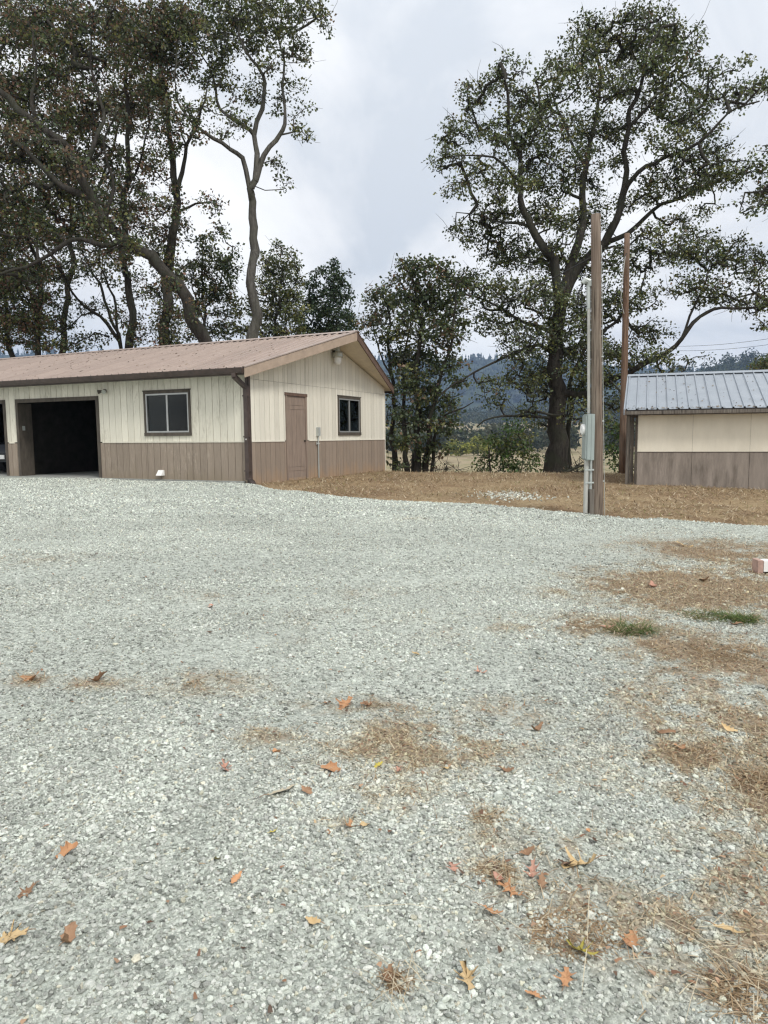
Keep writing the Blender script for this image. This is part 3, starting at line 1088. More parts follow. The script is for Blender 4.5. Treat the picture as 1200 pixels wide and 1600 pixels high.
for (ya, za, yb, zb) in ((SE_Y, SE_Z, SR_Y, SR_Z), (SR_Y, SR_Z, SD - SE_Y, SE_Z)):
    sroof.hexa([(-.27, ya, za - .09), (SL + .2, ya, za - .09), (SL + .2, yb, zb - .09), (-.27, yb, zb - .09), (-.27, ya, za - .012), (SL + .2, ya, za - .012), (SL + .2, yb, zb - .012), (-.27, yb, zb - .012)])
sroof = sroof.build('roof', M['stub'], shed)
x = -.30
k = 0
while x < SL + .2:
    x1 = min(x + .9144, SL + .25)
    for side in (0, 1):
        v, f = [], []
        prof = [(0, 0), (.015, .0), (.03, .032), (.05, .032), (.065, 0)]
        xs = []
        for kk in range(5):
            for dx, h in prof:
                if x + kk * RIB + dx < x1 - .004: xs.append((x + kk * RIB + dx, h))
        xs.append((x1 - .003, 0))
        ye, yr = (SE_Y - .06, SR_Y) if side == 0 else (SD - SE_Y + .06, SR_Y)
        for (xx, h) in xs:
            for j in range(4):
                t = j / 3
                yy = ye + (yr - ye) * t
                v.append((xx, yy, SR_Z - ssl * abs(yy - SR_Y) + h + .002 + .002 * math.sin(xx * 9 + j)))
        for i in range(len(xs) - 1):
            for j in range(3):
                q = (i * 4 + j, i * 4 + 4 + j, i * 4 + 5 + j, i * 4 + 1 + j)
                f.append(q if side == 0 else q[::-1])
        mesh_np('roof_sheet', v, f, M['roof_blue'], sroof)
    x = x1
x = -.31
while x < SL + .2:
    x1 = min(x + 3.0, SL + .26)
    m_ = MB()
    for s in (-1, 1):
        y1 = SR_Y + s * .15
        m_.hexa([(x, SR_Y, SR_Z + .044), (x1, SR_Y, SR_Z + .044), (x1, y1, SR_Z - ssl * .15 + .038), (x, y1, SR_Z - ssl * .15 + .038), (x, SR_Y, SR_Z + .05), (x1, SR_Y, SR_Z + .05), (x1, y1, SR_Z - ssl * .15 + .044), (x, y1, SR_Z - ssl * .15 + .044)])
    m_.build('ridge_cap', M['roof_blue'], sroof)
    x = x1 + .004
for s in (-1, 1):   # gable edge trim
    ya, yb = (SE_Y - .05, SR_Y) if s < 0 else (SD - SE_Y + .05, SR_Y)
    za = SR_Z - ssl * abs(ya - SR_Y)
    MB().hexa([(-.325, ya, za - .12), (-.30, ya, za - .12), (-.30, yb, SR_Z - .12), (-.325, yb, SR_Z - .12), (-.325, ya, za + .03), (-.30, ya, za + .03), (-.30, yb, SR_Z + .03), (-.325, yb, SR_Z + .03)]).build('barge_board', M['roof_blue'], sroof)
MB().box((-.28, SE_Y - .10, SE_Z - .13), (SL + .2, SE_Y - .012, SE_Z - .05)).build('gutter', M['stub'], shed)
MB().box((-.28, SE_Y - .01, SE_Z - .15), (SL + .2, SE_Y + .015, SE_Z - .03)).build('fascia', M['gutter'], shed)
MB().hexa([(-.2, SE_Y + .02, SE_Z - .14), (SL, SE_Y + .02, SE_Z - .14), (SL, .0, SH - .0), (-.2, .0, SH - .0), (-.2, SE_Y + .02, SE_Z - .125), (SL, SE_Y + .02, SE_Z - .125), (SL, .0, SH + .015), (-.2, .0, SH + .015)]).build('eave_soffit', M['trim'], shed)

lv, lf, lc = [], [], []
for i in range(420):
    x_ = R.uniform(-.25, SL); y_ = SE_Y - .05 + abs(R.gauss(0, .05)) if R.random() < .55 else R.uniform(SE_Y, SR_Y - .1)
    s = R.uniform(.012, .045); a_ = R.uniform(0, 6.3); z_ = SR_Z - ssl * abs(y_ - SR_Y) + .012
    n = len(lv); ca, sa = math.cos(a_) * s, math.sin(a_) * s
    lv += [(x_ + ca, y_ + sa, z_ + ssl * sa + .012), (x_ - sa * .5, y_ + ca * .5, z_ + ssl * ca * .5 + .022), (x_ - ca, y_ - sa, z_ - ssl * sa + .008), (x_ + sa * .5, y_ - ca * .5, z_ - ssl * ca * .5 + .006)]
    lf.append((n, n + 1, n + 2, n + 3)); lc += [R.choice([(.10, .08, .06), (.16, .12, .08), (.07, .06, .045), (.28, .24, .18)])] * 4
lit2 = mesh_fast('shed_roof_litter', np.array(lv), np.array(lf), M['dry'], cols=np.array(lc))
lit2.matrix_world = Matrix.Translation(tuple(SP)) @ Matrix.Rotation(-STH, 4, 'Z')
tag(lit2, 'dead leaves and grime along the blue shed roof', 'leaf litter', kind='stuff')

# ------------------------------------------------------------------ poles
PB = gp(934, 806)
PYD = PB[1]
ptop = at(931, 335, PYD)
ph = ptop[2] - PB[2]
tilt = (ptop[0] - PB[0])
pole = empty('utility_pole', (PB[0], PB[1], PB[2]), 0, 'weathered grey brown wooden service pole with grey meter cabinet and conduit', 'utility pole')
pts = [(tilt * t, 0, -.3 + (ph + .3) * t) for t in np.linspace(0, 1, 14)]
pr = [.098 - .028 * t for t in np.linspace(0, 1, 14)]
MB().tube(pts, pr, 18, True, .012).build('shaft', M['pole'], pole, True)


def on_pole(px, py):
    p = at(px, py, PYD) - PB
    return p


cab_t, cab_b = on_pole(917, 647), on_pole(917, 719)
cx = cab_t[0]
hw = 11.5 / F_PX * PYD / 2
cx += 3.0 / F_PX * PYD
cab = MB()
cab.box((cx - hw, -.12, cab_b[2]), (cx + hw, .12, cab_t[2]))
cab = cab.build('meter_cabinet', M['cabinet'], pole)
bm = bmesh.new(); bm.from_mesh(cab.data); bmesh.ops.bevel(bm, geom=bm.edges[:], offset=.012, segments=2, affect='EDGES'); bm.to_mesh(cab.data); bm.free()
MB().box((cx - hw - .012, -.105, cab_b[2] + .03), (cx - hw + .004, .105, cab_t[2] - .03)).build('cabinet_door', M['cabinet'], cab)
MB().box((cx + hw - .045, -.126, cab_b[2] + .004), (cx + hw + .004, -.118, cab_t[2] - .004)).build('side_seam', M['cabinet'], cab)
mz = on_pole(906, 671)[2]
MB().tube([(cx - hw - .003, .0, mz), (cx - hw - .045, .0, mz), (cx - hw - .06, 0, mz)], [.085, .085, .06], 14).build('meter_dial', M['white'], cab)
# conduits above and below
ct = on_pole(920.5, 445); cb = on_pole(921, 645)
cs = on_pole(920.5, 482)
MB().tube([(ct[0], .03, ct[2]), (cs[0], .03, cs[2])], .034, 12).build('upper_conduit', M['galv'], pole)
MB().tube([(cs[0] + .005, .03, cs[2]), (cb[0], .03, cb[2] - .01)], .026, 12).build('riser_conduit', M['pvc'], pole)
wh = MB()
wh.tube([(ct[0] + .02, .03, ct[2] - .02), (ct[0] + .01, .03, ct[2] + .06), (ct[0] - .06, .03, ct[2] + .07), (ct[0] - .10, .03, ct[2] + .03)], [.045, .055, .05, .035], 10)
wh.build('weatherhead', M['galv'], pole)
MB().tube([(ct[0] - .09, .03, ct[2] + .03), (ct[0] - .16, .03, ct[2] - .12), (ct[0] - .15, .03, ct[2] - .30), (ct[0] - .06, .03, ct[2] - .34), (ct[0] - .02, .02, ct[2] - .32)], .009, 6).build('cable_loop', M['black'], pole)
MB().tube([(ct[0] - .08, .05, ct[2] + .03), (ct[0] - .11, .05, ct[2] - .10), (ct[0] - .09, .05, ct[2] - .28), (ct[0] - .02, .05, ct[2] - .33)], .008, 6).build('cable_loop', M['black'], pole)
lc_, lb_ = on_pole(916, 720), on_pole(914, 803)
MB().tube([(lc_[0], -.02, lc_[2] + .01), (lb_[0], -.02, -.05)], .036, 12).build('lower_conduit', M['pvc'], pole)
l2 = on_pole(923, 760)
MB().tube([(l2[0], .0, on_pole(923, 720)[2] + .01), (l2[0], .0, on_pole(923, 768)[2])], .034, 12).build('lower_conduit', M['galv'], pole)
for py in (735, 755):
    zz = on_pole(918, py)[2]
    MB().box((lb_[0] - .03, -.062, zz), (l2[0] + .05, -.055, zz + .025)).build('strap', M['galv'], pole)
MB().box((l2[0] - .035, -.07, -.25), (l2[0] + .04, .05, on_pole(925, 764)[2])).build('stub_post', M['stub'], pole)
rg = on_pole(941, 430)
MB().tube([(tilt * .9 + .076, -.03, ph * .9), (tilt * .5 + .085, -.03, ph * .5), (.098, -.035, .1), (.10, -.04, -.05)], .006, 5).build('ground_wire', M['pvc'], pole)
for zz in (.55, 1.5, 2.5, 3.4):
    MB().box((tilt * zz / ph + .06, -.05, zz), (tilt * zz / ph + .095, -.02, zz + .02)).build('staple', M['galv'], pole)

Y2 = 22.5
p2t = at(980, 365, Y2); g2 = float(gz(p2t[0], Y2))
pole2 = empty('wooden_pole', (p2t[0] + .05, Y2, g2), 0, 'orange brown bare wooden pole rising behind the blue shed roof', 'utility pole')
h2 = p2t[2] - g2
MB().tube([(-.05 * t, 0, -.3 + (h2 + .3) * t) for t in np.linspace(0, 1, 10)], [.115 - .03 * t for t in np.linspace(0, 1, 10)], 14, True, .015).build('shaft', M['pole2'], pole2, True)
q = at(983, 400, Y2) - np.array([p2t[0] + .05, Y2, g2])
MB().box((q[0] + .05, -.1, q[2] - .05), (q[0] + .14, -.05, q[2] + .06)).build('bracket', M['galv'], pole2)
wpts = [at(*p) - np.array([p2t[0] + .05, Y2, g2]) for p in ((977, 400, Y2 - .1), (972, 440, Y2 - .2), (970, 470, Y2 - .2), (975, 490, Y2 - .13))]
MB().tube(wpts, .012, 5).build('hanging_wire', M['pvc'], pole2)


def wire(p, q, sag, name, label, rad=.012):
    p = np.array(p); q = np.array(q)
    pts_ = [p + (q - p) * t - np.array([0, 0, sag * 4 * t * (1 - t)]) for t in np.linspace(0, 1, 16)]
    o_ = MB().tube(pts_, rad, 5).build(name, M['black'])
    return tag(o_, label, 'wire')


wire(at(929, 392, PYD), at(979, 396, Y2 - .1), .25, 'overhead_wire', 'thin wire strung between the two wooden poles')
wire(at(928, 400, PYD), at(640, 470, 40), .8, 'overhead_wire', 'thin wire running left from the grey pole into the trees')
wire(at(1060, 541, 160), at(1260, 519, 130), .6, 'power_line', 'upper of two distant power lines above the shed', .035)
wire(at(1060, 548, 160), at(1260, 529, 130), .6, 'power_line', 'lower of two distant power lines above the shed', .035)

# wooden block at the right edge
wb = gp(1182, 900)
blk = empty('timber_block', (wb[0], wb[1], wb[2] + .03), math.radians(-6), 'white painted timber block with bare wood end lying at the right edge', 'timber')
pxm = wb[1] / F_PX
pinkw = plain('bare_pink_wood', (.42, .29, .24), .85, .2, var=.15, scale=20)
MB().box((0, -.03, .0), (8 * pxm, .12, .13)).build('end_piece', pinkw, blk)
MB().box((8 * pxm + .002, -.035, .02), (.62, .11, .125)).build('white_face', M['white'], blk)
MB().box((-.005, -.02, -.03), (.63, .115, -.001)).build('base_strip', M['trim'], blk)
# ------------------------------------------------------------------ trees
def catmull(P, n):
    P = np.asarray(P, float)
    if len(P) < 3:
        t = np.linspace(0, 1, n)[:, None]
        return P[0] * (1 - t) + P[-1] * t
    Q = np.vstack([2 * P[0] - P[1], P, 2 * P[-1] - P[-2]])
    out = []
    ts_ = np.linspace(0, len(P) - 1 - 1e-6, n)
    for t in ts_:
        i = int(t); f_ = t - i
        a_, b_, c_, d_ = Q[i], Q[i + 1], Q[i + 2], Q[i + 3]
        out.append(.5 * ((2 * b_) + (-a_ + c_) * f_ + (2 * a_ - 5 * b_ + 4 * c_ - d_) * f_ ** 2 + (-a_ + 3 * b_ - 3 * c_ + d_) * f_ ** 3))
    return np.array(out)


def tubes(chains):
    """list of (points (n,3), radii (n,), sides) -> verts, quads"""
    V_, F_ = [], []
    off = 0
    for P, r, k_ in chains:
        n = len(P)
        d = np.gradient(P, axis=0)
        d /= np.linalg.norm(d, axis=1)[:, None] + 1e-9
        ref = np.array([.3, .9, .1]) if abs(d[0, 2]) > .5 else np.array([0, 0, 1.])
        u_ = ref - d * (d @ ref)[:, None]
        u_ /= np.linalg.norm(u_, axis=1)[:, None] + 1e-9
        w_ = np.cross(d, u_)
        an = np.arange(k_) * 2 * np.pi / k_
        ring = P[:, None, :] + r[:, None, None] * (np.cos(an)[None, :, None] * u_[:, None, :] + np.sin(an)[None, :, None] * w_[:, None, :])
        if k_ > 5:
            ring = ring + (NR.random(ring.shape) - .5) * (r[:, None, None] * .26)
        V_.append(ring.reshape(-1, 3))
        i0 = np.arange(n - 1)[:, None] * k_ + np.arange(k_)[None]
        i1 = np.arange(n - 1)[:, None] * k_ + (np.arange(k_)[None] + 1) % k_
        F_.append((np.stack([i0, i1, i1 + k_, i0 + k_], -1).reshape(-1, 4)) + off)
        off += n * k_
    return np.vstack(V_), np.vstack(F_)


def leaves(C, N_per, spread, size, cols, rng, droop=0.3):
    """leaf quads round clump centres C: (n,3)"""
    n = len(C)
    idx = np.repeat(np.arange(n), N_per)
    m = len(idx)
    d = rng.normal(size=(m, 3))
    d /= np.linalg.norm(d, axis=1)[:, None]
    rad = rng.random(m) ** .55
    P = C[idx] + d * rad[:, None] * np.array(spread)
    # leaf axis points outwards from the clump with scatter, normal biased up
    ax = d + rng.normal(size=(m, 3)) * .7
    ax[:, 2] -= droop
    ax /= np.linalg.norm(ax, axis=1)[:, None]
    nn = rng.normal(size=(m, 3)) * .75 + np.array([0, 0, .9])
    sd = np.cross(nn, ax); sd /= np.linalg.norm(sd, axis=1)[:, None] + 1e-9
    up = np.cross(ax, sd)
    s = size * (.6 + .8 * rng.random(m))
    L = s[:, None]; Wd = (s * (.30 + .14 * rng.random(m)))[:, None]
    fold = (s * .10)[:, None]
    A = P; Bv = P + ax * L * .6 + sd * Wd + up * fold; Cv = P + ax * L; Dv = P + ax * L * .5 - sd * Wd + up * fold
    Vv = np.stack([A, Bv, Cv, Dv], 1).reshape(-1, 3)
    Fv = np.arange(m * 4).reshape(-1, 4)
    cc = cols(idx, m, rng)
    return Vv, Fv, np.repeat(cc, 4, 0)


GREEN = np.array([.062, .076, .030]) * 1.6
OLIVE = np.array([.105, .105, .034]) * 1.6
DARKG = np.array([.036, .050, .024]) * 1.6
BROWN = np.array([.100, .066, .040]) * 1.6
RED = np.array([.105, .056, .038]) * 1.6
GREY = np.array([.075, .080, .058]) * 1.6


def palette(entries):
    E_ = np.array([c for _, c in entries]); W_ = np.array([w for w, _ in entries], float); W_ /= W_.sum()

    def f(idx, m, rng):
        # each clump leans to one colour, single leaves stray
        nclump = idx.max() + 1
        ck = rng.choice(len(E_), size=nclump, p=W_)
        lk = np.where(rng.random(m) < .62, ck[idx], rng.choice(len(E_), size=m, p=W_))
        c_ = E_[lk] * (.62 + .76 * rng.random((m, 1)))
        c_ = c_ * (.8 + .4 * rng.random((nclump, 1)))[idx]
        return c_
    return f


PAL_OAK = palette([(5, GREEN * 1.25), (2.4, OLIVE), (2, DARKG), (.3, BROWN), (1.8, GREY)])
PAL_DARK = palette([(4, DARKG), (3, GREEN), (.8, OLIVE), (.7, BROWN), (.8, GREY)])
PAL_BRN = palette([(2.4, DARKG), (2.6, GREEN), (2.2, BROWN), (1.2, OLIVE), (.4, RED), (1.6, GREY)])
PAL_RED = palette([(2.5, BROWN), (1.2, RED), (3, GREEN), (2, DARKG), (1, OLIVE)])
PAL_BUSH = palette([(4, np.array([.055, .10, .022])), (2, GREEN), (1, OLIVE), (1, DARKG)])
PAL_YEL = palette([(3, np.array([.30, .30, .06])), (2, np.array([.18, .21, .05])), (1, GREEN)])
PAL_TWIG = palette([(3, BROWN), (2, GREY), (1, DARKG)])


def tree(name, label, limbs, blobs, Y, pal, seed, cat='tree', group=None, leaf=.115, dens=1.0, nper=44, depth=3.2, bark_='bark', clump=(.30, .30, .19), twigs=.6, spacing=.40, droop=.3):
    """limbs: list of (pixel polyline, base radius, tip radius, drift in depth); the first starts at the ground.
    blobs: (px, py, rx, ry[, depth offset]) where the foliage sits"""
    rng = np.random.default_rng(seed)
    m_px = Y / F_PX
    chains = []
    NP, NRAD = [], []       # nodes
    allpx, alld = [], []
    base = None
    for li, (poly, r0, r1, drift) in enumerate(limbs):
        poly = np.array(poly, float)
        if li == 0:
            y0 = Y
        else:
            d = np.linalg.norm(np.array(allpx) - poly[0], axis=1)
            y0 = alld[int(np.argmin(d))]
        n = max(6, int(np.linalg.norm(np.diff(poly, axis=0), axis=1).sum() * m_px / .38))
        pp = catmull(poly, n)
        tt = np.linspace(0, 1, n)
        yy = y0 + drift * tt ** 1.2 + (fbm(tt * 5, tt * 0 + seed + li, seed, 3) - .5) * .9 * sstep(0, .3, tt)
        P = np.array([at(a_[0], a_[1], b_) for a_, b_ in zip(pp, yy)])
        wob = np.stack([fbm(tt * n * .30, tt * 0 + 7.3 * li, seed + 1, 3) - .5, tt * 0, fbm(tt * n * .30, tt * 0 + 3.1 * li, seed + 2, 3) - .5], 1) * .55
        P = P + wob * sstep(0, .15, tt)[:, None]
        if li > 0 and poly[0][1] < 700:
            prev = np.vstack(NP)
            j_ = int(np.argmin(np.linalg.norm(prev - P[0], axis=1)))
            P = P + (prev[j_] - P[0]) * (1 - sstep(0, .45, tt))[:, None]
        if li == 0 or poly[0][1] > 700:
            P[0, 2] = min(P[0, 2], float(gz(P[0, 0], P[0, 1])) - .15)
        r = .8 * (r0 + (r1 - r0) * tt ** .8)
        if li == 0:
            base = P[0].copy()
            r = r * (1 + .45 * np.exp(-tt * n * .38 / .5))
        chains.append((P, r, 10 if r0 > .1 else 7))
        NP.append(P); NRAD.append(r)
        allpx += list(pp); alld += list(yy)
    NP = np.vstack(NP); NRAD = np.concatenate(NRAD)
    root = empty(name, (base[0], base[1], base[2] + .15), 0, label, cat, group)
    org = base + np.array([0, 0, .15])
    # foliage clump centres
    A = []
    for b_ in blobs:
        bx, by, rx, ry = b_[:4]
        rx *= 1.14; ry *= 1.2
        if bx > 1030 and by < 320: ry *= 1.3
        dd = b_[4] if len(b_) > 4 else rng.uniform(-.6, .6) * depth
        c_ = at(bx, by, Y + dd)
        mm = (Y + dd) / F_PX
        ax = np.array([rx * mm, max(rx * mm * .9, .5), ry * mm])
        vol = ax[0] * ax[1] * ax[2] * 4.19
        k_ = max(4, int(dens * DENS * vol / (spacing ** 3) * .42))
        q_ = rng.normal(size=(k_, 3)); q_ /= np.linalg.norm(q_, axis=1)[:, None]
        q_ *= (rng.random(k_) ** .42)[:, None]
        A.append(c_ + q_ * ax)
    A = np.vstack(A)
    # grow a branch to every clump, nearest first
    d0 = np.array([np.min(np.linalg.norm(NP - a_, axis=1)) for a_ in A])
    order = np.argsort(d0)
    cap = len(NP) + len(A) * 8 + 10
    PP = np.zeros((cap, 3)); PP[:len(NP)] = NP
    isl = np.zeros(cap); isl[:len(NP)] = 1
    RR = np.zeros(cap); RR[:len(NP)] = NRAD
    par = -np.ones(cap, int); cnt = len(NP)
    paths = []
    for k_ in order:
        a_ = A[k_]
        dv = a_ - PP[:cnt]
        dist = np.linalg.norm(dv, axis=1)
        pen = dist * (1 + .35 * (dv[:, 2] < -.2 * dist)) + .12 * (isl[:cnt] < 1)
        j = int(np.argmin(pen))
        p0 = PP[j]; L_ = dist[j]
        if L_ < .05: continue
        ns = int(np.clip(L_ / .42, 2, 7))
        t_ = np.linspace(0, 1, ns + 1)[:, None]
        bend = rng.normal(size=3) * L_ * .16 + np.array([0, 0, -.10 * L_])
        mid = (p0 + a_) / 2 + bend
        path = (1 - t_) ** 2 * p0 + 2 * (1 - t_) * t_ * mid + t_ ** 2 * a_
        path[1:-1] += rng.normal(size=(ns - 1, 3)) * .05
        ids = [j] + list(range(cnt, cnt + ns))
        PP[cnt:cnt + ns] = path[1:]
        par[cnt] = j
        for q_ in range(1, ns): par[cnt + q_] = cnt + q_ - 1
        cnt += ns
        paths.append(ids)
    load = np.zeros(cnt)
    for ids in paths: load[ids[-1]] += 1
    for q_ in range(cnt - 1, -1, -1):
        if par[q_] >= 0: load[par[q_]] += load[q_]
    rad = .0105 * np.maximum(load, .8) ** .43
    for ids in paths:
        P = PP[ids]
        r = np.array([rad[q_] for q_ in ids]); r[0] = min(r[1] * 1.12, RR[ids[0]] if RR[ids[0]] > 0 else r[0])
        chains.append((P, r, 5 if r[0] > .03 else 4))
    # bare twigs
    nt_ = int(len(A) * twigs)
    for k_ in rng.choice(len(A), nt_):
        a_ = A[k_]
        dv = rng.normal(size=3) * .34; dv[2] -= .02
        e_ = a_ + dv
        m_ = (a_ + e_) / 2 + rng.normal(size=3) * .06
        chains.append((np.array([a_, m_, e_]), np.array([.009, .007, .004]), 3))
    Vt, Ft = tubes(chains)
    tr_ = mesh_fast('trunk', Vt - org, Ft, M[bark_], root, smooth=True)
    tr_.parent = root
    Vl, Fl, Cl = leaves(A, int(nper * NPER), clump, leaf, pal, rng, droop)
    mesh_fast('crown', Vl - org, Fl, M['leafmass'], root, cols=Cl)
    return root, len(Fl)


NL = 0
DENS = 3.4
NPER = .40
def T_(*a, **k):
    global NL
    r_, n = tree(*a, **k); NL += n
    return r_


# the big oak on the right
T_('oak_tree', 'tall spreading green oak with thick trunk behind the grey service pole',
   [([(868, 745), (867, 690), (868, 640), (872, 590), (875, 540), (873, 490), (872, 450)], .50, .27, 0),
    ([(873, 490), (862, 420), (850, 395), (827, 355), (813, 322), (810, 280), (808, 224), (794, 177), (790, 120)], .25, .05, -1.5),
    ([(873, 480), (885, 420), (901, 364), (908, 308), (915, 261), (925, 224), (939, 154), (929, 93), (920, 50)], .25, .04, 1.5),
    ([(874, 470), (905, 420), (943, 373), (967, 313), (981, 261), (985, 200), (999, 154), (1013, 93), (1027, 40)], .26, .04, -1),
    ([(967, 313), (985, 275), (1027, 252), (1074, 233), (1130, 185), (1190, 155)], .13, .03, -2.5),
    ([(908, 420), (939, 383), (990, 359), (1027, 327), (1083, 294), (1140, 275), (1172, 268)], .17, .03, 2),
    ([(872, 600), (905, 612), (945, 600), (997, 575), (1035, 556), (1067, 524), (1099, 498), (1131, 484), (1200, 480)], .19, .05, -2),
    ([(1067, 524), (1085, 490), (1108, 450), (1112, 410)], .07, .02, 0),
    ([(866, 655), (835, 655), (800, 652), (770, 655), (745, 668)], .09, .03, -1.5),
    ([(873, 530), (835, 510), (800, 490), (760, 470), (720, 460)], .12, .03, 1),
    ([(872, 560), (845, 545), (800, 560), (760, 575), (725, 590), (708, 605)], .10, .02, -2),
    ([(810, 280), (780, 255), (745, 245), (700, 245)], .09, .02, -2),
    ([(827, 355), (790, 345), (755, 340), (715, 330)], .08, .02, 2),
    ([(915, 261), (890, 200), (870, 160), (862, 120)], .08, .02, 1),
    ([(985, 200), (1030, 150), (1070, 120), (1130, 104)], .08, .02, 1.5),
    ([(875, 555), (920, 530), (960, 500), (1000, 455), (1010, 420)], .12, .03, 1.5)],
   [(930, 42, 38, 22), (1010, 38, 42, 26), (1066, 62, 36, 18), (985, 78, 42, 24), (905, 88, 42, 24), (1040, 98, 40, 22), (798, 108, 26, 18), (775, 130, 24, 14), (880, 130, 36, 26), (950, 132, 40, 28),
    (745, 150, 34, 18), (820, 160, 36, 26), (1005, 150, 36, 26), (1090, 122, 34, 13), (1140, 104, 24, 9), (725, 200, 30, 24), (785, 215, 38, 30), (855, 200, 40, 30), (925, 205, 38, 30), (975, 205, 30, 26),
    (1055, 168, 36, 18), (1095, 190, 34, 15), (1150, 145, 34, 14), (1190, 138, 30, 12), (705, 250, 34, 13), (745, 275, 34, 18), (800, 280, 34, 26), (850, 270, 34, 28), (915, 285, 26, 26), (1040, 222, 36, 15), (1108, 232, 36, 13),
    (1060, 288, 46, 16), (1120, 274, 48, 14), (1160, 268, 26, 11), (995, 312, 36, 14), (712, 300, 26, 12), (780, 335, 40, 24), (845, 335, 34, 24), (925, 345, 36, 20), (735, 362, 34, 18), (800, 395, 44, 26), (868, 400, 44, 26), (940, 415, 36, 26),
    (1000, 395, 30, 26), (725, 440, 42, 18), (785, 455, 46, 24), (855, 465, 46, 26), (930, 480, 42, 26), (990, 465, 36, 26), (1010, 520, 36, 18), (1060, 398, 30, 18), (1110, 395, 38, 20), (1160, 415, 36, 26), (1080, 445, 42, 16),
    (1135, 465, 44, 14), (1185, 478, 30, 14), (895, 545, 46, 20), (825, 525, 46, 20), (955, 555, 40, 16), (1040, 560, 36, 14), (775, 505, 38, 18), (770, 600, 30, 13), (815, 592, 36, 14), (765, 625, 26, 11), (850, 615, 30, 16), (930, 590, 36, 14),
    (990, 560, 34, 14), (1000, 600, 30, 12, 3), (890, 505, 40, 20), (880, 340, 30, 22), (700, 460, 24, 12), (960, 630, 24, 12), (830, 640, 26, 10), (905, 645, 28, 15), (940, 655, 26, 13), (970, 662, 22, 11), (990, 618, 30, 13), (900, 615, 32, 16), (950, 595, 34, 16), (1040, 588, 30, 9), (835, 598, 34, 14), (805, 560, 34, 14), (850, 570, 34, 16), (910, 580, 34, 16), (845, 660, 22, 10), (1090, 560, 20, 8), (1060, 345, 26, 12), (1030, 365, 30, 16), (1045, 395, 34, 18), (1085, 365, 28, 11), (1140, 385, 28, 12), (1100, 330, 24, 9), (1075, 250, 30, 12), (1010, 275, 26, 14), (690, 215, 18, 12), (1110, 150, 26, 10), (880, 290, 26, 20), (960, 250, 24, 20), (830, 235, 26, 22), (900, 240, 26, 22)],
   28, PAL_OAK, 101, dens=.90, nper=42, leaf=.105, depth=3.6)
# slim companion stem
T_('slim_oak', 'slim dark oak stem growing close beside the big oak trunk',
   [([(889, 744), (887, 690), (888, 640), (896, 590), (915, 545), (930, 500)], .17, .05, 1.0)],
   [(905, 560, 26, 16), (925, 520, 26, 18), (900, 610, 20, 10), (940, 540, 24, 12)], 29.5, PAL_DARK, 102, dens=.8, depth=1)
# multi-stemmed oaks between garage and big oak
T_('multistem_oak', 'dark multi stemmed oak clump just right of the garage gable',
   [([(650, 742), (648, 680), (645, 620), (650, 540), (655, 470), (650, 415)], .20, .03, 0),
    ([(664, 742), (667, 680), (672, 640), (690, 580), (705, 520), (715, 450)], .15, .03, -1),
    ([(638, 742), (634, 690), (630, 630), (632, 560), (640, 490)], .15, .03, 1),
    ([(672, 740), (676, 700), (688, 660), (705, 640), (735, 628)], .09, .02, -1),
    ([(672, 640), (700, 605), (735, 590)], .06, .02, 0)],
   [(640, 425, 34, 18), (675, 415, 28, 14), (700, 440, 28, 18), (655, 470, 40, 24), (705, 485, 34, 22), (635, 505, 28, 22), (680, 525, 34, 22), (712, 525, 20, 16), (645, 560, 34, 22), (690, 570, 32, 18), (708, 596, 20, 10), (650, 610, 32, 20), (700, 630, 30, 13), (660, 655, 34, 16), (640, 690, 26, 14), (690, 665, 26, 12), (670, 700, 24, 12), (635, 655, 22, 12), (650, 724, 26, 6), (690, 700, 16, 8), (712, 655, 20, 10), (640, 590, 26, 16), (672, 610, 26, 14), (615, 722, 16, 8)],
   26, PAL_DARK, 103, dens=1.0, depth=1.8, nper=62)
T_('lean_oak', 'thin dark oak standing right behind the garage eave corner',
   [([(617, 742), (615, 680), (612, 600), (606, 540), (600, 480), (598, 455)], .14, .03, 0),
    ([(612, 600), (595, 560), (578, 500)], .06, .02, 1)],
   [(590, 480, 26, 20), (610, 465, 22, 18), (570, 500, 20, 16), (600, 520, 28, 18), (620, 560, 22, 18), (606, 600, 24, 16), (620, 650, 20, 18), (608, 690, 18, 14), (578, 460, 14, 10)],
   27.5, PAL_DARK, 104, dens=.85, depth=1.4, nper=62)
# right-hand tree reaching in from outside the frame
T_('edge_oak', 'oak limbs hanging into view at the right edge above the shed',
   [([(1345, 760), (1340, 600), (1330, 480), (1320, 380), (1310, 280)], .42, .2, 0),
    ([(1320, 380), (1270, 330), (1225, 300), (1180, 305), (1155, 330)], .12, .02, -1),
    ([(1330, 480), (1280, 440), (1230, 430), (1190, 445), (1180, 500)], .10, .02, 0),
    ([(1315, 300), (1260, 250), (1215, 225), (1190, 230)], .10, .02, 1)],
   [(1190, 300, 26, 18), (1165, 325, 18, 11), (1205, 330, 26, 16), (1195, 235, 20, 16), (1215, 270, 26, 22), (1240, 310, 30, 26), (1195, 440, 18, 18), (1220, 470, 26, 20), (1192, 510, 14, 14), (1260, 380, 40, 30), (1290, 280, 45, 40), (1260, 230, 36, 26), (1300, 420, 45, 40), (1350, 350, 50, 60), (1340, 240, 50, 40)],
   26, PAL_OAK, 105, dens=.7, depth=2)
# small evergreen peeking over the shed roof
T_('round_tree', 'small round dark tree peeking over the blue roof at right edge',
   [([(1205, 640), (1203, 600), (1200, 575)], .2, .05, 0)],
   [(1190, 574, 14, 7), (1206, 570, 20, 9), (1180, 578, 8, 4), (1220, 578, 22, 10)], 60, PAL_DARK, 106, dens=.8, depth=2, leaf=.2, nper=40, clump=(.7, .7, .4))

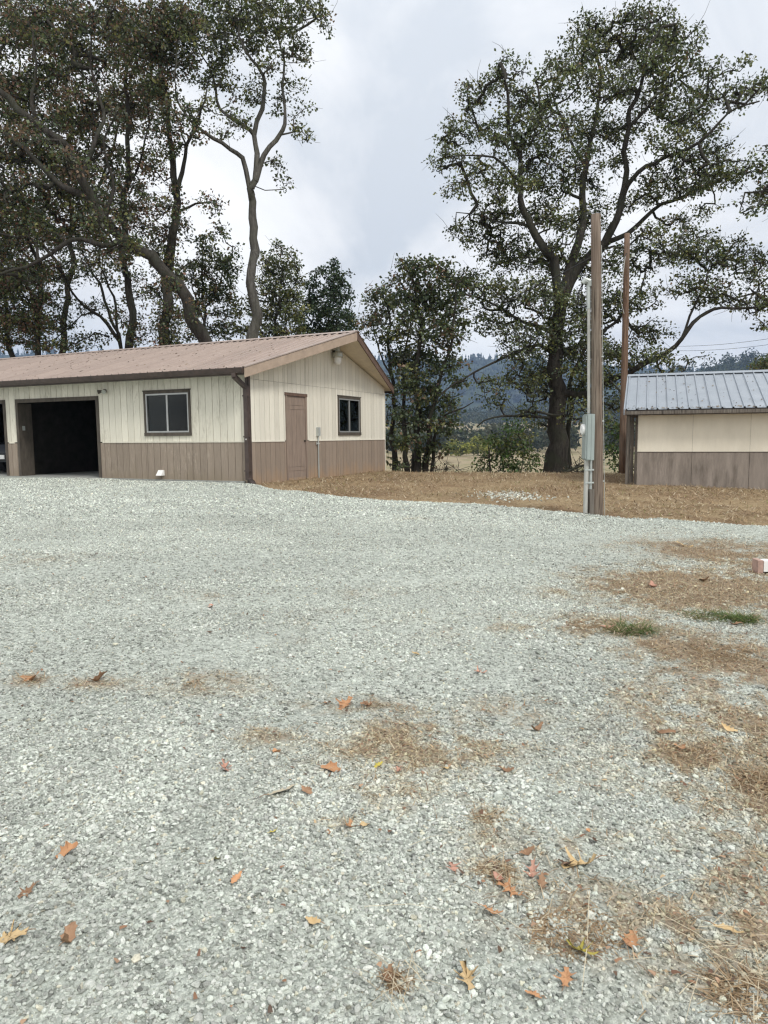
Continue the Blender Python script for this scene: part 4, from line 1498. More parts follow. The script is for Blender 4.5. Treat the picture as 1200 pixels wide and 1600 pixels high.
# trees behind the garage
T_('pale_trunk_oak', 'tall forked oak with pale trunk rising behind the garage ridge',
   [([(393, 690), (393, 600), (394, 520), (396, 470), (394, 400), (391, 340), (396, 305), (403, 283)], .36, .15, 0),
    ([(391, 320), (375, 265), (355, 240), (325, 215), (295, 190), (280, 165), (270, 135)], .15, .03, -1.2),
    ([(403, 283), (402, 240), (400, 212), (385, 195), (350, 170), (335, 140), (325, 105), (312, 75)], .16, .03, 1.2),
    ([(402, 214), (412, 165), (410, 130), (395, 95), (378, 70), (372, 40), (376, -10)], .13, .03, -.5),
    ([(403, 283), (415, 255), (430, 225), (445, 205), (448, 175), (442, 140), (444, 105), (437, 60), (420, 20)], .16, .03, .8),
    ([(437, 60), (465, 35), (500, 25), (520, 20)], .05, .015, -.5)],
   [(330, 30, 44, 26), (380, 15, 44, 22), (430, 20, 44, 22), (485, 15, 34, 14), (505, 40, 16, 12), (460, 65, 30, 18), (475, 95, 14, 12), (400, 60, 34, 20), (345, 75, 36, 22), (455, 130, 20, 16), (478, 170, 13, 11), (470, 200, 18, 16), (480, 215, 10, 11), (430, 165, 16, 14), (390, 140, 26, 18), (350, 125, 28, 18), (310, 110, 24, 20), (370, 185, 26, 16), (425, 255, 18, 14), (440, 290, 14, 9), (300, 60, 28, 22), (345, 205, 18, 10), (420, 100, 22, 18), (320, 165, 20, 14)],
   30, PAL_OAK, 107, bark_='bark_pale', dens=.75, depth=2.4, nper=40)
T_('ivy_oak', 'upright oak trunk clothed in brown ivy left of the forked oak',
   [([(258, 690), (258, 600), (258, 520), (262, 440), (268, 350), (277, 295)], .36, .17, 0),
    ([(275, 310), (268, 240), (262, 170), (250, 100), (255, 20), (258, -30)], .17, .05, .8),
    ([(277, 295), (290, 240), (300, 212), (312, 180), (318, 140)], .12, .03, -1),
    ([(272, 330), (300, 322), (325, 318), (348, 320)], .08, .02, -.5),
    ([(262, 430), (285, 420), (310, 400)], .06, .02, 0)],
   [(255, 30, 44, 24), (265, 90, 36, 26), (245, 140, 30, 26), (275, 180, 26, 24), (255, 220, 24, 22), (245, 270, 18, 12), (308, 205, 18, 14), (275, 300, 16, 14), (268, 330, 20, 16), (262, 370, 24, 18), (262, 410, 26, 20), (258, 450, 28, 20), (262, 490, 28, 20), (260, 525, 26, 16), (325, 312, 18, 10), (335, 325, 12, 7), (290, 350, 16, 12), (225, 60, 34, 26), (285, 40, 30, 24), (240, 320, 18, 12), (235, 385, 16, 12)],
   29, PAL_BRN, 108, dens=1.15, depth=1.6, nper=44)
T_('leaning_oak', 'massive oak leaning far left over the garage with crossing limbs',
   [([(345, 690), (335, 580), (322, 530), (300, 490), (270, 445), (235, 400), (200, 375), (170, 345), (145, 310), (125, 270), (105, 235), (60, 195), (0, 150), (-40, 120)], .36, .12, -3),
    ([(205, 378), (180, 370), (150, 378), (110, 380), (70, 405), (20, 428), (-20, 440)], .15, .05, -1),
    ([(150, 318), (105, 300), (62, 265), (30, 232), (0, 205), (-30, 180)], .16, .06, 1),
    ([(125, 275), (140, 230), (155, 190), (150, 140), (145, 93), (150, 30)], .12, .03, 1),
    ([(60, 195), (50, 140), (60, 90), (40, 30)], .09, .03, 0),
    ([(170, 345), (178, 290), (165, 230), (185, 180)], .10, .03, -1)],
   [(20, 60, 40, 28), (60, 30, 40, 26), (110, 40, 44, 26), (160, 20, 44, 24), (20, 130, 34, 24), (70, 130, 34, 26), (110, 110, 22, 20), (150, 100, 30, 26), (60, 180, 36, 24), (10, 190, 26, 20), (110, 200, 34, 26), (155, 180, 34, 26), (70, 230, 34, 24), (120, 255, 34, 26), (165, 240, 30, 26), (20, 260, 28, 22), (60, 300, 34, 24), (20, 330, 34, 28), (100, 320, 34, 24), (140, 350, 30, 20), (175, 310, 26, 26), (60, 360, 34, 20), (200, 382, 30, 13, -2.2), (150, 335, 30, 18, -3), (112, 250, 30, 20, -3.5), (262, 440, 24, 14, -1.5), (50, 205, 32, 18, -4), (300, 485, 16, 12, -1.4), (130, 290, 34, 24), (90, 265, 30, 20), (40, 220, 34, 22), (130, 150, 30, 24), (85, 80, 34, 24), (180, 350, 22, 16), (150, 410, 26, 12), (10, 400, 30, 22), (100, 370, 30, 14), (45, 430, 34, 16), (180, 395, 24, 13), (-30, 300, 40, 60), (-30, 120, 40, 60)],
   28, PAL_BRN, 109, dens=.72, depth=2.6, nper=44)
gb = []
rb = random.Random(5)
for by_ in range(-10, 500, 36):
    for bx_ in range(-60, 235, 46):
        if rb.random() < .18 or (by_ > 410 and bx_ > 110): continue
        gb.append((bx_ + rb.uniform(-18, 18), by_ + rb.uniform(-14, 14), rb.uniform(20, 34), rb.uniform(12, 22)))
T_('tangled_oak', 'tangled brownish oak crown filling the upper left corner',
   [([(95, 690), (98, 600), (100, 520), (108, 440), (112, 360), (105, 280), (112, 200), (100, 120), (105, 30)], .24, .06, 0),
    ([(108, 440), (70, 380), (40, 320), (10, 250), (-20, 190)], .12, .03, 1),
    ([(112, 360), (150, 300), (175, 230), (200, 150), (215, 60)], .12, .03, -1),
    ([(105, 280), (60, 220), (30, 150), (25, 70), (10, 0)], .10, .03, 1.5),
    ([(100, 520), (50, 480), (10, 440), (-30, 420)], .09, .03, -1)],
   gb, 36, PAL_RED, 122, dens=.68, depth=2.4, nper=44)
T_('straight_oak', 'straight dark oak trunk standing left of the ivy covered oak',
   [([(205, 690), (205, 600), (203, 520), (200, 440), (194, 380), (196, 300), (201, 230), (198, 160), (195, 90), (190, 20)], .28, .06, 0),
    ([(196, 300), (220, 250), (232, 200), (235, 150)], .08, .02, .5)],
   [(190, 50, 34, 26), (205, 110, 30, 26), (185, 150, 24, 20), (205, 190, 28, 22), (225, 240, 16, 14), (200, 270, 22, 18), (190, 330, 24, 20), (200, 420, 26, 18), (210, 460, 22, 18), (200, 500, 24, 16), (215, 525, 24, 14), (225, 160, 20, 20)],
   32, PAL_BRN, 110, dens=.8, depth=1.6, nper=42)
T_('slender_oak', 'slender three stemmed oak fanning leftward low behind the garage roof',
   [([(192, 690), (190, 600), (186, 545), (172, 490), (152, 440), (132, 400), (128, 370)], .15, .03, 0),
    ([(184, 540), (150, 500), (118, 465), (92, 425), (80, 400)], .11, .03, -1),
    ([(187, 545), (180, 490), (172, 450), (155, 410), (158, 380)], .10, .03, 1),
    ([(120, 540), (90, 530), (60, 535), (20, 525)], .04, .02, 0)],
   [(130, 420, 30, 14), (95, 440, 28, 14), (160, 430, 24, 14), (120, 480, 32, 11), (90, 500, 32, 11), (60, 510, 30, 11), (140, 530, 30, 10), (100, 540, 34, 9), (165, 475, 20, 11), (40, 535, 30, 10), (70, 460, 24, 13), (150, 395, 26, 12)],
   34, PAL_DARK, 111, dens=.62, depth=2, nper=36)
T_('russet_oak', 'russet leaved oak at the left edge behind the garage',
   [([(62, 690), (60, 600), (58, 520), (60, 450), (48, 385), (30, 320), (15, 240)], .22, .05, 0),
    ([(10, 690), (10, 560), (5, 470), (-5, 400)], .2, .05, 1)],
   [(40, 320, 28, 18), (20, 300, 26, 18), (50, 350, 24, 16), (20, 380, 28, 18), (60, 420, 24, 14), (15, 440, 28, 18), (50, 470, 26, 16), (15, 490, 26, 18), (55, 510, 26, 14), (10, 525, 30, 16), (60, 540, 20, 8), (30, 420, 40, 20), (20, 460, 40, 20), (40, 500, 40, 18), (80, 540, 30, 9), (0, 350, 34, 26), (-20, 420, 30, 50), (-20, 500, 30, 40), (25, 345, 22, 14)],
   31, PAL_RED, 112, dens=.85, depth=1.6, nper=42)
T_('round_oak', 'round leafy oak filling the gap left of the pale trunk',
   [([(322, 690), (322, 600), (320, 520), (322, 470), (318, 420), (315, 385)], .16, .03, 0), ([(322, 480), (340, 440), (350, 400)], .07, .02, 0), ([(320, 500), (300, 450), (292, 420)], .07, .02, 0)],
   [(318, 380, 18, 14), (345, 365, 16, 12), (330, 410, 30, 18), (355, 420, 18, 20), (300, 430, 22, 20), (335, 455, 32, 20), (355, 480, 22, 18), (300, 480, 24, 18), (345, 515, 28, 14), (300, 520, 22, 14), (365, 390, 10, 8)],
   38, PAL_DARK, 113, dens=.8, depth=1.6, nper=36, leaf=.14)
T_('olive_oak', 'olive green bushy oak directly right of the pale trunk',
   [([(435, 690), (435, 600), (434, 520), (436, 470), (438, 430), (440, 400)], .16, .03, 0), ([(436, 480), (460, 450), (470, 430)], .06, .02, 0), ([(435, 490), (415, 455), (405, 430)], .06, .02, 0)],
   [(440, 390, 16, 12), (455, 405, 16, 12), (420, 410, 18, 14), (440, 425, 28, 16), (465, 435, 14, 13), (410, 450, 20, 16), (445, 460, 30, 18), (420, 490, 26, 18), (460, 490, 22, 16), (440, 518, 34, 12), (395, 480, 16, 16), (400, 515, 18, 10), (375, 500, 14, 18)],
   38, PAL_OAK, 114, dens=.85, depth=1.6, nper=38, leaf=.14)
T_('dense_oak', 'dense dark green oak above the garage ridge peak',
   [([(512, 690), (512, 600), (512, 520), (514, 470), (518, 430)], .16, .03, 0), ([(512, 500), (490, 470), (482, 450)], .06, .02, 0), ([(513, 490), (535, 470), (542, 460)], .06, .02, 0)],
   [(522, 412, 11, 9), (505, 428, 16, 11), (530, 432, 15, 12), (495, 452, 18, 14), (522, 455, 22, 14), (545, 465, 10, 12), (485, 480, 18, 16), (515, 485, 26, 16), (545, 490, 12, 14), (480, 512, 20, 12), (520, 512, 28, 10), (548, 510, 14, 10), (465, 500, 12, 14)],
   42, palette([(4, DARKG), (4, np.array([.04, .068, .034]))]), 115, dens=1.0, depth=1.6, nper=44, leaf=.15)

# shrubs
T_('green_shrub', 'bright green shrub thicket at the field edge left of the oak trunk',
   [([(800, 748), (798, 715), (792, 690)], .03, .01, 0), ([(790, 747), (782, 715), (770, 700)], .03, .01, 0), ([(808, 747), (818, 715), (822, 690)], .03, .01, 0), ([(768, 736), (767, 700), (765, 680)], .05, .02, .5)],
   [(790, 690, 30, 18), (825, 700, 22, 18), (840, 725, 14, 12), (765, 690, 16, 10), (820, 700, 18, 16), (760, 710, 18, 10), (780, 725, 30, 12), (815, 730, 22, 11), (750, 738, 14, 6), (800, 742, 30, 5), (805, 668, 16, 10), (775, 705, 18, 12)],
   24.5, PAL_BUSH, 116, 'shrub', dens=1.0, depth=.8, leaf=.085, nper=120, clump=(.3, .3, .22), spacing=.46)
T_('green_shrub', 'round green shrub growing between the grey pole and the shed',
   [([(966, 742), (965, 715), (962, 690)], .03, .01, 0), ([(970, 742), (975, 715), (978, 695)], .03, .01, 0)],
   [(965, 690, 18, 14), (975, 710, 16, 14), (955, 710, 12, 12), (968, 728, 18, 8), (960, 672, 12, 8)],
   24, PAL_BUSH, 117, 'shrub', dens=1.0, depth=.8, leaf=.085, nper=120, clump=(.3, .3, .22), spacing=.46)
T_('brown_brush', 'low brown brush at the foot of the multi stemmed oak',
   [([(690, 745), (692, 730), (698, 720)], .02, .008, 0), ([(686, 745), (680, 730), (676, 722)], .02, .008, 0)],
   [(690, 728, 16, 8), (705, 735, 12, 6), (675, 735, 12, 6)],
   24.5, PAL_TWIG, 118, 'shrub', dens=.9, depth=.5, leaf=.07, nper=26, clump=(.28, .28, .2), spacing=.45, twigs=4)
T_('grey_brush', 'low grey leafless brush at the foot of the big oak',
   [([(905, 745), (903, 730), (898, 716)], .03, .01, 0), ([(905, 745), (915, 730), (925, 722)], .03, .01, 0)],
   [(905, 722, 14, 8), (925, 728, 12, 6), (888, 732, 10, 6), (915, 738, 14, 4)],
   26, PAL_TWIG, 119, 'shrub', dens=.8, depth=.5, leaf=.06, nper=10, clump=(.3, .3, .2), spacing=.4, twigs=7)
T_('willow_bush', 'yellow green bush far off at the field edge, left of a pair',
   [([(716, 712), (716, 700), (715, 694)], .2, .05, 0)],
   [(716, 699, 15, 9), (706, 702, 8, 6), (726, 702, 8, 6)], 270, PAL_YEL, 120, 'bush', 'yellow bushes at the far field edge', dens=.5, depth=2, leaf=.7, nper=160, clump=(1.7, 1.7, 1.3), spacing=2.1, twigs=.2)
T_('willow_bush', 'yellow green bush far off at the field edge, right of a pair',
   [([(747, 712), (747, 700), (746, 692)], .2, .05, 0)],
   [(747, 698, 13, 9), (738, 702, 8, 6), (756, 703, 8, 6), (746, 690, 8, 5)], 276, PAL_YEL, 121, 'bush', 'yellow bushes at the far field edge', dens=.5, depth=2, leaf=.7, nper=160, clump=(1.7, 1.7, 1.3), spacing=2.1, twigs=.2)
# fallen sticks beside the oak foot
for (pl, lab) in (([(884, 738), (905, 729), (930, 722), (945, 718)], 'upper dark fallen branch beside the oak foot'), ([(886, 744), (910, 737), (935, 731)], 'lower dark fallen branch beside the oak foot')):
    P = [at(x_, y_, 25.5) for x_, y_ in pl]
    o = MB().tube(P, [.05, .045, .035, .03][:len(P)], 6).build('fallen_branch', M['bark'])
    tag(o, lab, 'branch', 'fallen branches by the oak')

# ------------------------------------------------------------------ far country
def ridge(name, Y0, depth, tops, z_base, seed, col, amp, xr):
    """a wooded ridge: tops are (px, py) of its skyline at distance Y0+depth"""
    tx = np.array([at(p[0], p[1], Y0 + depth)[0] for p in tops]); tz = np.array([at(p[0], p[1], Y0 + depth)[2] for p in tops])
    n, m = 160, 26
    xs_ = np.linspace(xr[0], xr[1], n)
    crest = np.interp(xs_, tx, tz)
    V_ = []
    for j in range(m):
        t = j / (m - 1)
        yy = Y0 + depth * (t if t <= .8 else .8 + (t - .8) * 3)
        prof_ = (t / .8) ** .85 if t <= .8 else 1 - (t - .8) * 1.2
        zz = z_base + (crest - z_base) * prof_ + (fbm(xs_ / 60, xs_ * 0 + j * .7, seed, 4) - .5) * amp * (1 if t < .78 else .25)
        V_.append(np.stack([xs_, np.full(n, yy), zz], 1))
    V_ = np.vstack(V_)
    i_ = np.arange(m - 1)[:, None] * n + np.arange(n - 1)[None]
    F_ = np.stack([i_, i_ + 1, i_ + n + 1, i_ + n], -1).reshape(-1, 4)
    mt = NT(name + '_cover')
    f_ = mt.noise(mt.geo(), .03, 6, .7)
    mt.col(mt.ramp(f_, [(.35, tuple(c * .6 for c in col)), (.65, tuple(c * 1.3 for c in col))]))
    o_ = mesh_fast(name, V_, F_, mt.rough(1, 0), smooth=True)
    o_['kind'] = 'structure'
    return V_, (n, m)


def wood(name, label, pts, hmin, hmax, seed, cols_, conifer=.7, quads=0):
    """many simple trees as one mass: each a few crossed leafy shells"""
    rng = np.random.default_rng(seed)
    Vs, Fs, Cs = [], [], []
    off = 0
    for p in pts:
        if quads:
            h = rng.uniform(hmin, hmax); w = h * rng.uniform(.30, .46)
            d_ = rng.normal(size=(quads, 3)); d_ /= np.linalg.norm(d_, axis=1)[:, None]
            q_ = np.array(p) + np.array([0, 0, h * .55]) + d_ * (rng.random((quads, 1)) ** .4) * np.array([w, w, h * .46])
            a_ = rng.normal(size=(quads, 3)); b_ = np.cross(a_, rng.normal(size=(quads, 3)))
            a_ *= h * .085 / np.linalg.norm(a_, axis=1)[:, None]; b_ *= h * .06 / np.linalg.norm(b_, axis=1)[:, None]
            Vs.append(np.stack([q_ - a_, q_ + b_, q_ + a_, q_ - b_], 1).reshape(-1, 3))
            Fs.append(np.arange(quads * 4).reshape(-1, 4) + off); off += quads * 4
            c_ = cols_[rng.integers(len(cols_))] * rng.uniform(.65, 1.3)
            Cs.append(np.repeat(c_ * (.6 + .8 * rng.random((quads, 1))), 4, 0))
            continue
        h = rng.uniform(hmin, hmax); w = h * (rng.uniform(.16, .24) if rng.random() < conifer else rng.uniform(.32, .48))
        lay = 4; k_ = 6
        c_ = cols_[rng.integers(len(cols_))] * rng.uniform(.65, 1.3)
        con = w < h * .26
        prof_ = [(0.02, .45), (.25, 1.), (.6, .62), (.85, .28), (1., .02)] if con else [(.05, .5), (.3, 1.), (.65, .95), (.9, .55), (1., .1)]
        ring = []
        for (tz, tr) in prof_:
            an = rng.random() * 6 + np.arange(k_) * 2 * np.pi / k_
            rr = w * tr * (.7 + .6 * rng.random(k_))
            ring.append(np.stack([p[0] + np.cos(an) * rr, p[1] + np.sin(an) * rr, p[2] + h * (tz + (rng.random(k_) - .5) * .07)], 1))
        Vs.append(np.vstack(ring))
        nl = len(prof_)
        i0 = np.arange(nl - 1)[:, None] * k_ + np.arange(k_)[None]; i1 = np.arange(nl - 1)[:, None] * k_ + (np.arange(k_)[None] + 1) % k_
        Fs.append(np.stack([i0, i1, i1 + k_, i0 + k_], -1).reshape(-1, 4) + off)
        Cs.append(np.tile(c_, (nl * k_, 1)) * (.75 + .5 * rng.random((nl * k_, 1))))
        off += nl * k_
    o_ = mesh_fast(name, np.vstack(Vs), np.vstack(Fs), M['leafmass'], cols=np.vstack(Cs))
    tag(o_, label, 'woodland', kind='stuff')
    return o_


FORC = [np.array([.030, .046, .026]), np.array([.04, .055, .03]), np.array([.05, .06, .035])]
V1, (n1, m1) = ridge('far_hill', 1900, 900, [(-600, 560), (0, 562), (400, 566), (640, 571), (760, 569), (860, 574), (1000, 584), (1200, 592), (1800, 600)], 20, 5, (.04, .052, .032), 14, (-2600, 2600))
V2, (n2, m2) = ridge('near_hill', 820, 330, [(-900, 640), (400, 640), (620, 655), (760, 650), (900, 640), (1000, 606), (1090, 577), (1150, 569), (1230, 567), (1500, 560), (2000, 570)], -5, 15, (.045, .055, .035), 8, (-1300, 1500))
rngw = np.random.default_rng(5)


def sample_ridge(Vr, n, m, count, xlim):
    out = []
    G = Vr.reshape(m, n, 3)
    for _ in range(count * 6):
        j = rngw.integers(0, int(m * .86)); i = rngw.integers(0, n - 1)
        f_ = rngw.random()
        p = G[j, i] * (1 - f_) + G[j, i + 1] * f_
        p = p + np.array([0, rngw.uniform(-15, 15), -1.5])
        if abs(p[0]) / p[1] < xlim: out.append(p)
        if len(out) >= count: break
    return out


wood('far_hill_forest', 'blue hazy conifer forest covering the far ridge', sample_ridge(V1, n1, m1, 3600, .72), 16, 30, 21, FORC, .9)
wood('near_hill_forest', 'grey green wooded slope of the nearer ridge', sample_ridge(V2, n2, m2, 3000, .75), 10, 22, 22, FORC + [np.array([.07, .075, .045])], .6, 36)
belt = []
for i in range(620):
    yy = rngw.uniform(300, 520); xx = rngw.uniform(-.7, .7) * yy
    belt.append((xx, yy, float(gz(xx, yy)) - .5))
wood('field_edge_wood', 'soft grey green belt of trees beyond the dry field', belt, 7, 15, 23, [np.array([.07, .08, .045]), np.array([.055, .068, .04]), np.array([.10, .10, .06])], .15, 110)
# pale bare clearing on the far slope
cp = [at(*p) for p in ((722, 654, 800), (775, 652, 800), (768, 645, 830), (735, 645, 830))]
cl_m = plain('bare_clearing', (.42, .38, .30), .95, .1, var=.2, scale=.05)

# ------------------------------------------------------------------ gravel stones
def rock_mesh(seed, sub):
    rng = np.random.default_rng(seed)
    bm_ = bmesh.new()
    bmesh.ops.create_icosphere(bm_, subdivisions=sub, radius=.5)
    ax = np.array([rng.uniform(.85, 1.3), rng.uniform(.65, 1.0), rng.uniform(.45, .8)])
    planes = [(Vector(rng.normal(size=3)).normalized(), rng.uniform(.26, .42)) for _ in range(7)]
    for v_ in bm_.verts:
        for (n_, d_) in planes:      # chip flat faces
            t = v_.co.dot(n_) - d_
            if t > 0: v_.co -= n_ * t
        v_.co = Vector((v_.co.x * ax[0], v_.co.y * ax[1], v_.co.z * ax[2])) * 1.15
    me = bpy.data.meshes.new('stone'); bm_.to_mesh(me); bm_.free()
    me.materials.append(M['stone'])
    return bpy.data.objects.new('stone', me)


rocks = bpy.data.collections.new('stone_shapes')
NROCK = 10
for i in range(NROCK):
    rocks.objects.link(rock_mesh(300 + i, 2 if i < 5 else 1))

rs = np.random.default_rng(77)


def scatter(y0, y1, per_m2_fn, nmax):
    """random points in the viewed wedge"""
    n = int(nmax)
    yy = np.sqrt(rs.uniform(y0 * y0, y1 * y1, n)); tt = rs.uniform(-.88, .88, n)
    return tt * (yy + .25), yy


LANE = []
for (pl, wd) in (([(-150, 1000), (200, 962), (450, 938), (700, 908), (1000, 872), (1300, 852)], .42), ([(-150, 915), (300, 893), (700, 868), (1100, 838), (1400, 830)], .55), ([(-200, 1130), (150, 1065), (420, 1010), (640, 950), (820, 900)], .30), ([(120, 1700), (260, 1400), (420, 1190), (560, 1050), (700, 960)], .16), ([(950, 1700), (880, 1300), (800, 1080), (740, 960)], .15)):
    LANE.append((catmull([gp(*p)[:2] for p in pl], 60), wd))


def lanes(x, y):
    d = np.zeros(len(x))
    for (L_, wd) in LANE:
        dm = np.full(len(x), 9.)
        for k_ in range(len(L_)):
            dm = np.minimum(dm, np.hypot(x - L_[k_, 0], y - L_[k_, 1]))
        d = np.maximum(d, np.exp(-(dm / wd) ** 2))
    return d * sstep(.25, .6, fbm(x * 1.1, y * 1.1, 88, 3) + .12)


def stone_points():
    X, Yv, S = [], [], []
    # (y range, count per m2, size mean)
    for (ya, yb, dens_, smin, smax) in ((.9, 3.3, 18500, .0062, .0145), (.9, 3.8, 2300, .012, .023), (3.2, 6.2, 5800, .008, .0165), (3.6, 8.0, 520, .015, .028), (6.0, 10.5, 2200, .011, .020), (10.5, 18.5, 750, .016, .031), (1.2, 12., 9, .026, .040)):
        area = .88 * (yb * yb - ya * ya)
        x_, y_ = scatter(ya, yb, None, dens_ * area)
        s_ = smin + (smax - smin) * rs.random(len(x_)) ** 2.2
        dr = dirt(x_, y_)
        comp = fbm(x_ * .55, y_ * 1.3, 55, 4)          # compacted, dusty stretches hide stones
        keep_ = rs.random(len(x_)) < (1 - .78 * dr) * (.60 + .5 * sstep(.34, .6, comp)) * (1 - .85 * lanes(x_, y_) * (.55 + .45 * sstep(.008, .018, s_)))
        keep_ &= y_ < edge_y(x_) - .03 + rs.normal(size=len(x_)) * .10
        X.append(x_[keep_]); Yv.append(y_[keep_]); S.append(s_[keep_])
    c0 = gp(797, 775)
    X.append(c0[0] + rs.normal(size=500) * .32); Yv.append(c0[1] + rs.normal(size=500) * .45); S.append(rs.uniform(.02, .045, 500))
    return np.concatenate(X), np.concatenate(Yv), np.concatenate(S)


sx, sy, ss = stone_points()
nS = len(sx)
off_ = sy > edge_y(sx) + .2
sz = np.where(off_, gz(sx, sy) + .006, gravel_z(sx, sy)) + ss * rs.uniform(-.02, .36, nS)
me = bpy.data.meshes.new('gravel_stones')
me.vertices.add(nS)
me.vertices.foreach_set('co', np.stack([sx, sy, sz], 1).astype(np.float32).ravel())
def put(name, typ, arr, key):
    a_ = me.attributes.new(name, typ, 'POINT'); a_.data.foreach_set(key, np.ascontiguousarray(arr).ravel())
rot = np.stack([rs.normal(size=nS) * .35, rs.normal(size=nS) * .35, rs.uniform(0, 6.28, nS)], 1).astype(np.float32)
put('rot', 'FLOAT_VECTOR', rot, 'vector')
scl = (ss[:, None] * (1 + .25 * rs.normal(size=(nS, 3)).clip(-1, 1))).astype(np.float32)
put('scl', 'FLOAT_VECTOR', scl, 'vector')
put('pick', 'INT', rs.integers(0, NROCK, nS).astype(np.int32), 'value')
v_ = rs.random(nS)
lum = .31 + .43 * v_ ** 1.1
lum = lum * (.80 + .42 * fbm(sx * .5, sy * 1.1, 71, 4)) * (.86 + .28 * fbm(sx * 3, sy * 3, 72, 3))
lum = lum * (1.0 + .25 * sstep(6, 13, sy))
lum[(rs.random(nS) < .10 + .12 * sstep(6, 11, sy)) & (ss < .02 + .02 * sstep(7, 12, sy))] *= .5
hue = rs.random((nS, 1))
tint = lum[:, None] * (np.array([.935, 1.01, .895]) * hue + np.array([.99, 1.01, .93]) * (1 - hue))
wm = rs.random(nS) < .05
tint[wm] *= np.array([1.05, .97, .86])
db = (np.clip(dirt(sx, sy) * 1.1, 0, 1))[:, None]
tint = tint * (1 - db) + tint * np.array([.96, .82, .62]) * db
c4 = np.ones((nS, 4), np.float32); c4[:, :3] = tint
put('tint', 'FLOAT_COLOR', c4, 'color')
stones = bpy.data.objects.new('gravel_stones', me)
COL.objects.link(stones)
tag(stones, 'loose pale grey crushed stone covering the yard', 'gravel', kind='stuff')
ng = bpy.data.node_groups.new('scatter_stones', 'GeometryNodeTree')
ng.interface.new_socket('Geometry', in_out='INPUT', socket_type='NodeSocketGeometry')
ng.interface.new_socket('Geometry', in_out='OUTPUT', socket_type='NodeSocketGeometry')
gi = ng.nodes.new('NodeGroupInput'); go = ng.nodes.new('NodeGroupOutput')
ci = ng.nodes.new('GeometryNodeCollectionInfo'); ci.inputs['Collection'].default_value = rocks
ci.inputs['Separate Children'].default_value = True; ci.inputs['Reset Children'].default_value = True
iop = ng.nodes.new('GeometryNodeInstanceOnPoints'); iop.inputs['Pick Instance'].default_value = True


def named(nm, dt):
    q_ = ng.nodes.new('GeometryNodeInputNamedAttribute'); q_.data_type = dt; q_.inputs['Name'].default_value = nm
    return q_.outputs['Attribute']


ng.links.new(gi.outputs[0], iop.inputs['Points'])
ng.links.new(ci.outputs[0], iop.inputs['Instance'])
ng.links.new(named('pick', 'INT'), iop.inputs['Instance Index'])
er = ng.nodes.new('FunctionNodeEulerToRotation')
ng.links.new(named('rot', 'FLOAT_VECTOR'), er.inputs[0])
ng.links.new(er.outputs[0], iop.inputs['Rotation'])
ng.links.new(named('scl', 'FLOAT_VECTOR'), iop.inputs['Scale'])
ng.links.new(iop.outputs[0], go.inputs[0])
md = stones.modifiers.new('scatter', 'NODES'); md.node_group = ng

# ------------------------------------------------------------------ dry grass and straw
def blades(P, L, Wd, dirv, cols_):
    """flat tapered stalks: P (n,3) base, dirv (n,3) unit, two quads bent"""
    n = len(P)
    side = np.cross(dirv, np.array([0, 0, 1.])); side /= np.linalg.norm(side, axis=1)[:, None] + 1e-9
    sd = side * Wd[:, None]
    mid = P + dirv * (L * .55)[:, None]
    tip = P + dirv * L[:, None] - np.array([0, 0, 1.]) * (L * .12)[:, None]
    Vb = np.stack([P - sd, P + sd, mid + sd * .8, mid - sd * .8, tip + sd * .25, tip - sd * .25], 1).reshape(-1, 3)
    o_ = np.arange(n)[:, None] * 6
    Fb = np.vstack([o_ + np.array([[0, 1, 2, 3]]), o_ + np.array([[3, 2, 4, 5]])])
    return Vb, Fb, np.repeat(cols_, 6, 0)


STRAW = np.array([[.44, .35, .23], [.34, .25, .15], [.54, .46, .33], [.25, .17, .10], [.37, .26, .145], [.19, .13, .082]])


def rand_dirs(n, flat, rng):
    a_ = rng.uniform(0, 2 * np.pi, n)
    e_ = np.abs(rng.normal(size=n)) * flat
    return np.stack([np.cos(a_) * np.cos(e_), np.sin(a_) * np.cos(e_), np.sin(e_)], 1)


# strip of cut dry grass beyond the gravel
rg_ = np.random.default_rng(91)
n = 130000
xx = rg_.uniform(-3.5, 15, n); yy = rg_.uniform(9.5, 27, n)
ok = (yy > edge_y(xx) + .03 + rg_.normal(size=n) * .05) & (np.abs(xx / yy) < .75)
# not inside the buildings
lxg = (xx - GLOC[0]) * gc - (yy - GLOC[1]) * gs; lyg = (xx - GLOC[0]) * gs + (yy - GLOC[1]) * gc
ok &= ~((lxg < .03) & (lyg > -.03))
lxs = (xx - SP[0]) * math.cos(STH) - (yy - SP[1]) * math.sin(STH); lys = (xx - SP[0]) * math.sin(STH) + (yy - SP[1]) * math.cos(STH)
ok &= ~((lxs > -.1) & (lys > -.02) & (lys < 5))
dn = fbm(xx * .9, yy * .9, 63, 4)
ok &= rg_.random(n) < .30 + .8 * sstep(.38, .6, dn)
xx, yy, dn = xx[ok], yy[ok], dn[ok]; n = len(xx)
P = np.stack([xx, yy, gz(xx, yy) + rg_.uniform(0, .02, n)], 1)
Lb = rg_.uniform(.05, .16, n)
cb_ = STRAW[rg_.choice(6, n, p=[.2, .25, .15, .15, .15, .1])] * (.75 + .5 * rg_.random((n, 1)))
grn = rg_.random(n) < .05
cb_[grn] = np.array([.20, .20, .07])
Vb, Fb, Cb = blades(P, Lb, rg_.uniform(.003, .008, n), rand_dirs(n, .33, rg_), cb_)
o = mesh_fast('dry_grass', Vb, Fb, M['dry'], cols=Cb)
tag(o, 'strip of cut dry tan grass between gravel and trees', 'grass', kind='stuff')

